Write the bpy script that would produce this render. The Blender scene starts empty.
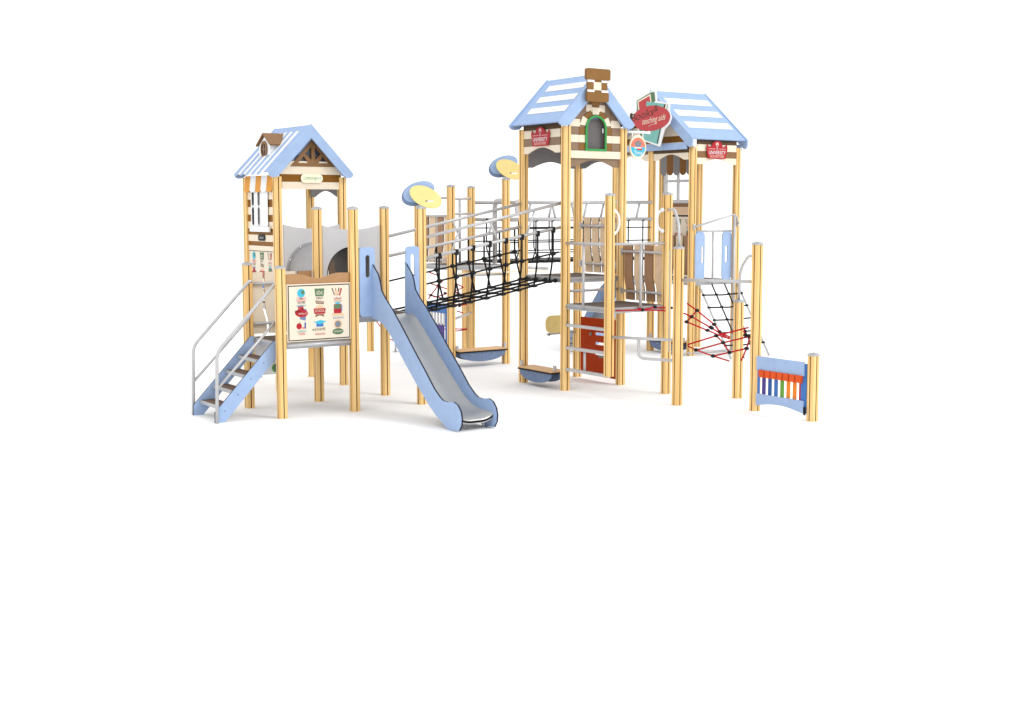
import bpy, math, random
from mathutils import Vector, Matrix
from mathutils.geometry import tessellate_polygon
random.seed(7)
S = bpy.context.scene
COL = S.collection
R = math.radians

# ---------------------------------------------------------------- materials
def lin(c):
    c /= 255.0
    return c/12.92 if c <= .04045 else ((c+.055)/1.055)**2.4
def rgb(h): return tuple(lin(int(h[i:i+2], 16)) for i in (0, 2, 4))
def mat(name, h, rough=.45, var=.05, scale=9, metal=0., bump=.04, bscale=60, stretch=None, spec=.22):
    m = bpy.data.materials.new(name); m.use_nodes = True
    nt = m.node_tree; nt.nodes.clear(); N = nt.nodes.new; L = nt.links.new
    out = N('ShaderNodeOutputMaterial'); b = N('ShaderNodeBsdfPrincipled'); L(b.outputs[0], out.inputs[0])
    b.inputs['Roughness'].default_value = rough; b.inputs['Metallic'].default_value = metal
    b.inputs['Specular IOR Level'].default_value = spec
    tc = N('ShaderNodeTexCoord'); mp = N('ShaderNodeMapping'); L(tc.outputs['Object'], mp.inputs[0])
    if stretch: mp.inputs['Scale'].default_value = stretch
    n = N('ShaderNodeTexNoise'); n.inputs['Scale'].default_value = scale; n.inputs['Detail'].default_value = 4
    L(mp.outputs[0], n.inputs[0])
    c = tuple(x*.88 for x in rgb(h)) if isinstance(h, str) else h
    r = N('ShaderNodeValToRGB'); e = r.color_ramp.elements
    e[0].position = .3; e[1].position = .7
    e[0].color = (*[x*(1-var) for x in c], 1); e[1].color = (*[min(1, x*(1+var)) for x in c], 1)
    L(n.outputs[0], r.inputs[0]); L(r.outputs[0], b.inputs['Base Color'])
    if bump:
        n2 = N('ShaderNodeTexNoise'); n2.inputs['Scale'].default_value = bscale; L(mp.outputs[0], n2.inputs[0])
        bp = N('ShaderNodeBump'); bp.inputs['Strength'].default_value = bump; bp.inputs['Distance'].default_value = .004
        L(n2.outputs[0], bp.inputs['Height']); L(bp.outputs[0], b.inputs['Normal'])
    return m
def wood_mat(name, h1, h2):
    m = bpy.data.materials.new(name); m.use_nodes = True
    nt = m.node_tree; nt.nodes.clear(); N = nt.nodes.new; L = nt.links.new
    out = N('ShaderNodeOutputMaterial'); b = N('ShaderNodeBsdfPrincipled'); L(b.outputs[0], out.inputs[0])
    b.inputs['Roughness'].default_value = .5; b.inputs['Specular IOR Level'].default_value = .3
    tc = N('ShaderNodeTexCoord'); oi = N('ShaderNodeObjectInfo')
    ad = N('ShaderNodeVectorMath'); ad.operation = 'ADD'
    sc = N('ShaderNodeVectorMath'); sc.operation = 'SCALE'; sc.inputs[3].default_value = 1.0
    cb = N('ShaderNodeCombineXYZ'); ml = N('ShaderNodeMath'); ml.operation = 'MULTIPLY'; ml.inputs[1].default_value = 37.
    L(oi.outputs['Random'], ml.inputs[0]); L(ml.outputs[0], cb.inputs[2]); L(ml.outputs[0], cb.inputs[0])
    L(tc.outputs['Object'], ad.inputs[0]); L(cb.outputs[0], ad.inputs[1])
    mp = N('ShaderNodeMapping'); mp.inputs['Scale'].default_value = (17, 17, .8); L(ad.outputs[0], mp.inputs[0])
    n = N('ShaderNodeTexNoise'); n.inputs['Scale'].default_value = 1.; n.inputs['Detail'].default_value = 5; n.inputs['Distortion'].default_value = .6
    L(mp.outputs[0], n.inputs[0])
    r = N('ShaderNodeValToRGB'); e = r.color_ramp.elements
    e[0].position = .3; e[1].position = .68; e[0].color = (*rgb(h2), 1); e[1].color = (*rgb(h1), 1)
    L(n.outputs[0], r.inputs[0]); L(r.outputs[0], b.inputs['Base Color'])
    bp = N('ShaderNodeBump'); bp.inputs['Strength'].default_value = .12; bp.inputs['Distance'].default_value = .003
    L(n.outputs[0], bp.inputs['Height']); L(bp.outputs[0], b.inputs['Normal'])
    return m
M = dict(
 wood=wood_mat('larch_wood', 'F4CF8F', 'DDAF69'),
 groove=mat('groove_shade', '6C4E22', .8),
 seatwood=mat('seat_board_wood', 'E9BD88', .5, .1, 4, stretch=(3, 40, 40)),
 blue=mat('light_blue_plastic', 'A2BBE0', .42),
 bluedk=mat('navy_plastic_edge', '1C2438', .5),
 blueroof=mat('roof_blue_plastic', '9DB8E0', .5, .04),
 bluemid=mat('mid_blue_plastic', '4277BE', .45),
 bluegrey=mat('grey_blue_plastic', '7286A8', .45),
 white=mat('white_plastic', 'F4F5F6', .4, .02),
 cream=mat('cream_panel', 'F2E4CE', .5, .03),
 beige=mat('beige_panel', 'E3C29E', .5, .04),
 slat=mat('slat_brown', 'A98263', .5, .06), slatlt=mat('slat_beige', 'EBCFAC', .5, .05), pane=mat('window_dim_interior', '6C6868', .5),
 tread=mat('brown_tread', '755C4C', .7, .1, 60), plaque=mat('pale_yellow_plaque', 'FBF6DC', .5), tan=mat('tan_brown_panel', 'B48A62', .5, .05),
 brown=mat('brown_panel', '8C6844', .5, .06),
 taupe=mat('taupe_brick', '907862', .6, .06),
 brick=mat('warm_brown_brick', '8A6334', .6, .06),
 mustard=mat('mustard_brown_panel', '86560A', .5, .06),
 darkbrown=mat('dark_brown_panel', '5B4630', .6),
 orange=mat('awning_orange', 'E39A33', .5),
 poster=mat('poster_cream', 'EADFCB', .5, .01),
 black=mat('black_plastic', '15161A', .5),
 rope=mat('black_rope', '0E0E11', .75, bump=.3, bscale=200),
 redrope=mat('red_rope', 'BE1622', .7, bump=.3, bscale=200),
 greyrope=mat('pale_grey_rope', 'C4C4C4', .7, bump=.3, bscale=200),
 steel=mat('galvanised_steel', 'C6C6C8', .36, .06, 14, metal=.3, spec=.4),
 bed=mat('stainless_slide_bed', 'B0B1B1', .3, .04, 5, metal=.45, spec=.4),
 alu=mat('aluminium_edge', 'B6B8BB', .36, .05, metal=.35, spec=.4),
 cap=mat('grey_post_cap', 'B9BABD', .45),
 deck=mat('anti_slip_deck', '665A54', .85, .12, 120, bump=.4, bscale=300),
 grey=mat('light_grey_panel', 'D0D0D2', .45, .02),
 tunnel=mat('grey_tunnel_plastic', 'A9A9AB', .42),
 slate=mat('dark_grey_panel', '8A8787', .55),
 glass=mat('dark_window_pane', '3A3F46', .15, spec=.6),
 yellow=mat('pale_yellow_plastic', 'F0DC92', .45),
 red=mat('red_panel', 'B23C0A', .5, spec=.08), orangered=mat('orange_red_chime', 'E0561F', .45),
 signred=mat('sign_red', 'C4484C', .5), crimson=mat('crimson_sign', 'B22530', .45),
 teal=mat('teal_print', '7DBDB4', .5), cyan=mat('cyan_print', '45BBD6', .5), green=mat('green_frame', '3B9E52', .45),
 dgreen=mat('dark_green_print', '5D7F5C', .5), salmon=mat('salmon_print', 'F07E66', .5), ink=mat('brown_ink', '4A3A30', .6),
 letter=mat('green_letter', '3FAE6A', .5), pink=mat('pale_pink_print', 'E8B9AE', .5),
 purple=mat('purple_bar', '4F3C90', .4), blue2=mat('blue_bar', '2F5A9C', .4), blue3=mat('bright_blue_bar', '3F74BC', .4),
 leaf=mat('green_bar', '66A53C', .4), org=mat('orange_bar', 'F08A28', .4), rbar=mat('red_bar', 'C01F2A', .4),
)
# ---------------------------------------------------------------- geometry helpers
class Fr:
    """flat frame: p(a, b, d) -> world; d is outwards from the face"""
    def __init__(s, o, ax, by, n): s.o, s.ax, s.by, s.n = Vector(o), Vector(ax), Vector(by), Vector(n)
    def p(s, a, b, d=0): return s.o + s.ax*a + s.by*b + s.n*d
def FV(c): return Fr((0, c, 0), (1, 0, 0), (0, 0, 1), (0, -1, 0))      # a = U (x), b = z, faces -y
def FU(c): return Fr((c, 0, 0), (0, 1, 0), (0, 0, 1), (-1, 0, 0))      # a = V (y), b = z, faces -x
def FUr(c, v): return Fr((c, v, 0), (0, -1, 0), (0, 0, 1), (-1, 0, 0)) # a runs to the viewer's right
def FZ(c): return Fr((0, 0, c), (1, 0, 0), (0, 1, 0), (0, 0, 1))
class MB:
    def __init__(s): s.v, s.f, s.m, s.s, s.mats = [], [], [], [], []
    def mi(s, m):
        if m not in s.mats: s.mats.append(m)
        return s.mats.index(m)
    def face(s, idx, m, sm=False): s.f.append(tuple(idx)); s.m.append(s.mi(m)); s.s.append(sm)
    def plate(s, fr, outer, d0, d1, m, holes=(), edge=None, smooth=False):
        rings = [list(outer)]+[list(h) for h in holes]
        edge = edge or m
        flat = [q for r in rings for q in r]
        b = len(s.v); n = len(flat)
        s.v += [fr.p(a, c, d0) for a, c in flat]; s.v += [fr.p(a, c, d1) for a, c in flat]
        for t in tessellate_polygon([[Vector((a, c, 0)) for a, c in r] for r in rings]):
            s.face([b+n+i for i in t], m); s.face([b+i for i in reversed(t)], m)
        k = 0
        for r in rings:
            L = len(r)
            for i in range(L):
                j = (i+1) % L
                s.face((b+k+i, b+k+j, b+n+k+j, b+n+k+i), edge, smooth)
            k += L
        return s
    def box(s, x0, x1, y0, y1, z0, z1, m):
        return s.plate(FZ(0), [(x0, y0), (x1, y0), (x1, y1), (x0, y1)], z0, z1, m)
    def tube(s, pts, r, m, seg=10, fillet=0., closed=False, caps=True):
        pts = [Vector(p) for p in pts]
        if fillet: pts = rounded(pts, fillet)
        n = len(pts); b = len(s.v)
        ref = None
        for i, p in enumerate(pts):
            if closed: t = (pts[(i+1) % n]-pts[i-1])
            else: t = pts[min(i+1, n-1)]-pts[max(i-1, 0)]
            t.normalize()
            if ref is None: ref = t.orthogonal().normalized()
            ref = (ref-t*ref.dot(t)).normalized(); bi = t.cross(ref)
            for k in range(seg):
                an = 2*math.pi*k/seg
                s.v.append(p+(ref*math.cos(an)+bi*math.sin(an))*r)
        for i in range(n if closed else n-1):
            for k in range(seg):
                k2 = (k+1) % seg; i2 = (i+1) % n
                s.face((b+i*seg+k, b+i*seg+k2, b+i2*seg+k2, b+i2*seg+k), m, True)
        if caps and not closed:
            s.face([b+k for k in reversed(range(seg))], m); s.face([b+(n-1)*seg+k for k in range(seg)], m)
        return s
    def ball(s, c, r, m, seg=10, rings=7, sq=(1, 1, 1)):
        c = Vector(c); b = len(s.v)
        for i in range(1, rings):
            th = math.pi*i/rings
            for k in range(seg):
                an = 2*math.pi*k/seg
                s.v.append(c+Vector((r*sq[0]*math.sin(th)*math.cos(an), r*sq[1]*math.sin(th)*math.sin(an), r*sq[2]*math.cos(th))))
        t = len(s.v); s.v.append(c+Vector((0, 0, r*sq[2]))); s.v.append(c-Vector((0, 0, r*sq[2])))
        for i in range(rings-2):
            for k in range(seg):
                k2 = (k+1) % seg
                s.face((b+i*seg+k, b+(i+1)*seg+k, b+(i+1)*seg+k2, b+i*seg+k2), m, True)
        for k in range(seg):
            k2 = (k+1) % seg
            s.face((t, b+k, b+k2), m, True); s.face((t+1, b+(rings-2)*seg+k2, b+(rings-2)*seg+k), m, True)
        return s
    def text(s, fr, body, a, b, size, m, d=0., width=None, shear=0., bold=0.):
        c = bpy.data.curves.new('t', 'FONT'); c.body = body; c.size = size; c.align_x = 'CENTER'; c.align_y = 'CENTER'
        c.shear = shear; c.offset = bold; c.resolution_u = 3
        o = bpy.data.objects.new('t', c)
        me = bpy.data.meshes.new_from_object(o)
        k = 1.
        if width:
            xs = [v.co.x for v in me.vertices]; k = width/max(1e-6, max(xs)-min(xs))
        bb = len(s.v)
        s.v += [fr.p(a+v.co.x*k, b+v.co.y, d) for v in me.vertices]
        for p in me.polygons: s.face([bb+i for i in p.vertices], m)
        bpy.data.objects.remove(o); bpy.data.curves.remove(c); bpy.data.meshes.remove(me)
        return s
    def build(s, name, parent=None, loc=None):
        me = bpy.data.meshes.new(name)
        off = LOC.get(parent.name, Vector()) if parent else Vector(loc or (0, 0, 0))
        me.from_pydata([tuple(v-off) for v in map(Vector, s.v)], [], s.f)
        for m in s.mats: me.materials.append(M[m])
        me.polygons.foreach_set('material_index', s.m); me.polygons.foreach_set('use_smooth', s.s)
        me.validate(); me.update()
        o = bpy.data.objects.new(name, me); COL.objects.link(o)
        if parent: o.parent = parent
        else: o.location = off
        LOC[o.name] = off
        return o
LOC = {}
def rounded(pts, f):
    out = [pts[0]]
    for i in range(1, len(pts)-1):
        p = pts[i]; a = pts[i-1]-p; b = pts[i+1]-p
        k = min(f, a.length*.45, b.length*.45)
        q0 = p+a.normalized()*k; q1 = p+b.normalized()*k
        for j in range(7):
            t = j/6; out.append(q0*(1-t)**2+p*2*t*(1-t)+q1*t*t)
    out.append(pts[-1]); return out
def ell(a, b, ra, rb, n=28, rot=0., t0=0., t1=2*math.pi, full=True):
    k = n if full else n+1
    return [(a+ra*math.cos(t)*math.cos(rot)-rb*math.sin(t)*math.sin(rot), b+ra*math.cos(t)*math.sin(rot)+rb*math.sin(t)*math.cos(rot))
            for t in (t0+(t1-t0)*i/n for i in range(k))]
def rr(a0, a1, b0, b1, r=.02, n=4):
    o = []
    for (ca, cb, s0) in ((a1-r, b1-r, 0), (a0+r, b1-r, 90), (a0+r, b0+r, 180), (a1-r, b0+r, 270)):
        o += [(ca+r*math.cos(R(s0+90*i/n)), cb+r*math.sin(R(s0+90*i/n))) for i in range(n+1)]
    return o
def rect(a0, a1, b0, b1): return [(a0, b0), (a1, b0), (a1, b1), (a0, b1)]
def slot(a, b, w, h, n=6):
    r = w/2
    return [(a+r*math.cos(R(180*i/n)), b+h/2-r+r*math.sin(R(180*i/n))) for i in range(n+1)] + \
           [(a+r*math.cos(R(180+180*i/n)), b-h/2+r+r*math.sin(R(180+180*i/n))) for i in range(n+1)]
def thing(name, label, cat, loc=(0, 0, 0), group=None):
    o = bpy.data.objects.new(name, None); COL.objects.link(o); o.empty_display_size = .1
    o.location = loc; LOC[o.name] = Vector(loc)
    o['label'] = label; o['category'] = cat; o['kind'] = 'thing'
    if group: o['group'] = group
    return o
def tag(o, label, cat, group=None):
    o['label'] = label; o['category'] = cat
    if group: o['group'] = group
    return o
def structure(o): o['kind'] = 'structure'; return o

# ---------------------------------------------------------------- ground, light, camera
gm = mat('white_studio_floor', (.96, .96, .96), .9, .004, 2, bump=0, spec=.1); M['ground'] = gm
gb = MB(); gb.plate(FZ(0), ell(2, 2, 70, 70, 96), -.3, 0, 'ground'); structure(gb.build('ground'))

W = bpy.data.worlds.new('World'); S.world = W; W.use_nodes = True
bg = W.node_tree.nodes['Background']; bg.inputs[0].default_value = (1, 1, 1, 1); bg.inputs[1].default_value = 1.28
def area(name, loc, target, size, power):
    l = bpy.data.lights.new(name, 'AREA'); l.shape = 'DISK'; l.size = size; l.energy = power; l.color = (1, .99, .975)
    o = bpy.data.objects.new(name, l); COL.objects.link(o); o.location = loc
    o.rotation_euler = (Vector(target)-Vector(loc)).to_track_quat('-Z', 'Y').to_euler(); return o
area('key_light', (62, -105, 105), (4, 1, 1), 60, 84000)

cam = bpy.data.cameras.new('camera'); co = bpy.data.objects.new('camera', cam); COL.objects.link(co); S.camera = co
FPX, CX, CY, TH, AN = 1261.55, 509.35, 328.27, .0952, .6062
co.location = (-6.5057, -14.3276, 2.6)
fx, fy = math.sin(AN), math.cos(AN)
fw = Vector((fx*math.cos(TH), fy*math.cos(TH), -math.sin(TH)))
co.rotation_euler = fw.to_track_quat('-Z', 'Y').to_euler()
cam.sensor_width = 36; cam.lens = FPX/1024*36
cam.shift_x = -(CX-512)/1024; cam.shift_y = (CY-355)/1024
cam.clip_start = .1; cam.clip_end = 2000

# ---------------------------------------------------------------- wooden posts
PW = .0545
def post_profile():
    o = []
    r = .016; gw = .007; gd = .012
    for k in range(4):
        an = k*math.pi/2
        def rot(x, y): return (x*math.cos(an)-y*math.sin(an), x*math.sin(an)+y*math.cos(an))
        # side facing -y from left to right, groove in its middle
        o += [(rot(-PW+r, -PW), 0), (rot(-gw, -PW), 1), (rot(-gw*.6, -PW+gd), 1), (rot(gw*.6, -PW+gd), 1), (rot(gw, -PW), 0), (rot(PW-r, -PW), 0), (rot(PW-r*.3, -PW+r*.3), 0)]
    return o
def add_post(U, V, z1, label, z0=0., cap=True):
    t = thing('wooden_post', label, 'post', (U, V, z0), 'square wooden posts with grooved faces')
    pr = post_profile(); b = MB(); n = len(pr)
    b.v = [Vector((U+p[0], V+p[1], z0)) for p, _ in pr]+[Vector((U+p[0], V+p[1], z1)) for p, _ in pr]
    for i in range(n):
        j = (i+1) % n
        b.face((i, j, n+j, n+i), 'groove' if pr[i][1] else 'wood')  # groove faces get a darker wood colour, shade of the notch painted in
    ring = [Vector((p[0], p[1], 0)) for p, _ in pr]
    for tr in tessellate_polygon([ring]):
        b.face([n+i for i in tr], 'wood'); b.face([i for i in reversed(tr)], 'wood')
    b.build('shaft', t)
    if cap:
        c = MB(); q = PW+.004
        c.plate(FZ(0), rr(U-q, U+q, V-q, V+q, .02), z1-.012, z1+.012, 'cap')
        c.plate(FZ(0), rr(U-q+.014, U+q-.014, V-q+.014, V+q-.014, .02), z1+.012, z1+.022, 'cap')
        c.plate(FZ(0), ell(U, V, .016, .016, 12), z1+.022, z1+.028, 'slate')
        c.build('post_cap', t)
    return t
ZL = 3.04; ZT = 3.74; ZB = 3.66
for a in [
 (0, 0, 1.868, 'short wooden post at right foot of stair beside icon poster'),
 (0, 1.01, 1.875, 'short wooden post left of the stair'),
 (1.0, 1.005, 2.59, 'tall wooden post in front of the grey tunnel between its two round holes'),
 (1.0, -.02, 2.59, 'tall wooden post between the icon poster and the slide'),
 (2.012, .99, 2.6, 'tall wooden post behind the slide top with thin rails leaving it'),
 (2.012, -.002, 2.6, 'tall wooden post right of slide with yellow leaf disc on top'),
 (.995, 2.24, ZL, 'front corner post under the small striped roof right of the shuttered window'),
 (2.012, 2.24, ZL, 'right corner post under the small striped roof beside the grey panel'),
 (.995, 3.29, ZL, 'left corner post under the small striped roof left of the shuttered window'),
 (2.03, 3.33, ZL, 'rear corner post under the small striped roof seen through the open gable'),
 (4.345, .955, ZT, 'left corner post of the chimney tower above the bow shaped bench'),
 (4.335, -.085, ZT, 'front corner post of the chimney tower holding the ladder rungs'),
 (5.365, -.078, ZT, 'right corner post of the chimney tower beside round hanging sign'),
 (5.39, .99, ZT, 'rear corner post of the chimney tower left of the red panel'),
 (5.32, -1.125, 2.79, 'wooden post with white ring handle on its left and bent grab tube'),
 (4.742, -2.0, 2.077, 'wooden post standing lowest in the middle with grab tube rising from its cap'),
 (5.84, -2.01, 1.33, 'short capped wooden post in the middle of the red rope web'),
 (5.25, -2.915, 2.142, 'wooden post left of the rainbow chime panel'),
 (5.247, -3.885, .815, 'shortest wooden post right of the rainbow chime panel'),
 (8.74, 2.05, ZB, 'front corner post of the book shop tower below the blue gable end'),
 (8.70, 3.08, ZB, 'middle left post of the book shop tower below large sign'),
 (8.70, 4.1, 3.55, 'far left post of the book shop tower mostly hidden behind chimney tower'),
 (9.80, 2.05, ZB, 'right corner post of the book shop tower behind the slanted handrail'),
 (9.86, 3.08, ZB, 'inner rear post of the book shop tower right of the inside window'),
 (9.84, 4.08, 3.55, 'back corner post of the book shop tower left of the inside window'),
 (5.43, 2.99, 3.07, 'far wooden post carrying the second yellow leaf disc'),
 (4.36, 3.0, 2.945, 'far wooden post at the left end of the rear bow shaped bench'),
 (5.45, 4.08, 2.95, 'far wooden post behind the net bridge, second from its left end'),
 (4.35, 4.02, 2.69, 'far wooden post hidden directly behind the slide top post'),
 (5.95, 5.05, 1.62, 'shorter far post just left behind the rear net bridge post'),
 (4.444, 5.91, 2.0, 'far wooden post seen between stair poster leg and slide underside')]:
    add_post(a[0], a[1], a[2], a[3], cap=a[2] not in (ZL, ZT, ZB, 3.55))
add_post(4.29, -1.125, 2.77, 'hanging wooden post that ends above the ground at the ladder rungs', z0=.32)

# ---------------------------------------------------------------- decks
def add_deck(poly, z, label, name='deck_platform', th=.075):
    t = thing(name, label, 'deck', (poly[0][0], poly[0][1], z-th))
    b = MB(); b.plate(FZ(0), poly, z-.012, z, 'deck'); b.build('deck_board', t)
    n = len(poly)
    for i in range(n):
        p, q = Vector(poly[i]), Vector(poly[(i+1) % n]); d = (q-p).normalized(); nn = Vector((d.y, -d.x))
        e = MB()
        if abs(d.x) > abs(d.y): p2, q2 = p+d*.03, q-d*.03
        else: p2, q2 = p, q
        for (z0, z1, o) in ((z-.03, z+.002, .012), (z-.055, z-.03, .0), (z-th, z-.055, .01)):
            a, c = p2+nn*o, q2+nn*o; a2, c2 = p2-nn*.02, q2-nn*.02
            e.plate(FZ(0), [tuple(a), tuple(c), tuple(c2), tuple(a2)], z0, z1, 'alu')
        e.build('edge_profile', t)
    return t
def sq(u0, u1, v0, v1): i = .02; return [(u0+i, v0+i), (u1-i, v0+i), (u1-i, v1-i), (u0+i, v1-i)]
add_deck(sq(0, 1, -.02, 1.01), .93, 'grey deck at the top of the stair below the icon poster')
add_deck(sq(1, 2.012, -.02, 1.0), 1.21, 'grey deck at the top of the front slide')
add_deck(sq(1, 2.02, 2.24, 3.3), 1.21, 'grey deck inside the small striped roof tower')
add_deck(sq(4.34, 5.37, -.08, .97), 1.61, 'grey deck of the chimney tower at the end of the net bridge')
add_deck(sq(4.30, 5.34, -1.12, -.1), 1.245, 'lower grey deck with dark floor beside the ladder rungs')
add_deck(sq(4.36, 5.43, 2.99, 4.06), 1.66, 'far grey deck behind the black net bridge')
add_deck(sq(8.74, 9.86, 2.05, 3.06), 1.31, 'grey deck behind the two slotted blue boards')
add_deck(sq(8.70, 9.86, 3.1, 4.1), 1.31, 'rear grey deck of the book shop tower at the second slide')

# ---------------------------------------------------------------- stair
t = thing('stair', 'light blue stair with four treads and steel handrails at far left', 'stair', (-.75, .5, 0))
for v in (.12, .83):
    b = MB(); b.plate(FV(v), [(-.825, .13), (-.825, .0), (-.70, .0), (-.0, .755), (-.0, .955), (-.045, .955)], -.022, 0, 'blue', edge='bluedk'); sd = b.build('stringer', t)
    for k in range(4):
        b = MB(); b.plate(FV(v), ell(-.70+k*.172, .14+k*.184, .008, .009, 10), .0, .004, 'bluegrey'); b.build('bolt', sd)
for k in range(4):
    z = .19+k*.178; u = -.735+k*.172
    b = MB(); b.box(u, u+.2, .144, .828, z-.012, z, 'tread').box(u+.002, u+.198, .146, .826, z-.04, z-.012, 'alu').box(u-.012, u, .144, .828, z-.04, z+.002, 'alu')
    b.build('tread', t)
for v, s in ((.085, -1), (.87, 1)):
    b = MB()
    b.tube([(-.815, v, .0), (-.80, v, .87), (-.035, v, 1.66), (-.0, v, 1.66)], .021, 'steel', fillet=.1)
    b.tube([(-.805, v, .42), (-.035, v, 1.20)], .017, 'steel')
    b.tube([(-.035, v, 1.2), (-.035, v+s*.05, 1.22)], .015, 'steel')
    b.build('handrail', t)

# ---------------------------------------------------------------- wavy board barriers
def wavy(c, w, z0, z1, amp, ph, sgn=1):
    n = 18; L = []; Rr = []
    for i in range(n+1):
        f = i/n; s = 1/(1+math.exp(-(f-.3)*22)); o = amp*(s-.5)
        L.append((c-w/2-o*sgn, z0+(z1-z0)*f)); Rr.append((c+w/2-o*ph*sgn, z0+(z1-z0)*f))
    return L[::-1][::-1] + Rr[::-1]
def barrier(fr, a0, a1, z0, z1, cols, zt, label, name='board_barrier', loc=(0, 0, 0), d=-.045, sgn=1, ends=True, wf=.82):
    t = thing(name, label, 'barrier', loc)
    n = len(cols); w = (a1-a0)/n
    for i, cname in enumerate(cols):
        b = MB(); b.plate(fr, wavy(a0+w*(i+.5), w*wf, z0, z1, w*.22, 1, sgn), d, d+.018, cname, edge='darkbrown' if cname != 'cream' else 'tan'); b.build('board', t)
    for z in zt: b = MB(); b.tube([fr.p(a0-.03, z, .005), fr.p(a1+.03, z, .005)], .019, 'steel'); b.build('rail', t)
    for z in zt:
        for a in (a0-.03, a1+.03):
            b = MB(); b.plate(fr, rr(a-.022, a+.022, z-.05, z+.05, .015), -.008, .016, 'alu'); b.build('bracket', t)
    return t
barrier(FV(1.01), .03, .97, .96, 1.765, ['cream', 'cream', 'cream', 'tan'], (1.1, 1.62), 'beige and brown wavy board barrier behind the stair top', loc=(.5, 1.01, .93), wf=.86)
barrier(FU(5.37), .06, .85, 1.63, 2.45, ['slat', 'slatlt', 'slatlt', 'slatlt'], (1.76, 2.33), 'wavy board barrier on right side of the chimney tower deck', loc=(5.37, .45, 1.61), sgn=-1)
barrier(FU(5.33), -1.05, -.16, 1.27, 2.07, ['slatlt', 'slat', 'slatlt', 'slat'], (1.4, 1.97), 'wavy brown and beige board barrier behind the lower deck', loc=(5.33, -.6, 1.245), sgn=-1)
barrier(FU(4.36), 3.06, 3.98, 1.7, 2.46, ['slatlt', 'slat', 'slatlt', 'slat'], (1.75, 2.47), 'far wavy board barrier seen left behind the net bridge', loc=(4.36, 3.5, 1.66))
barrier(FU(9.8), 3.14, 4.06, 1.33, 2.08, ['slat', 'slatlt', 'slat', 'slatlt'], (1.45, 1.85), 'wavy board barrier inside the book shop tower under the poster', loc=(9.8, 3.6, 1.31), d=.05)
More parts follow.
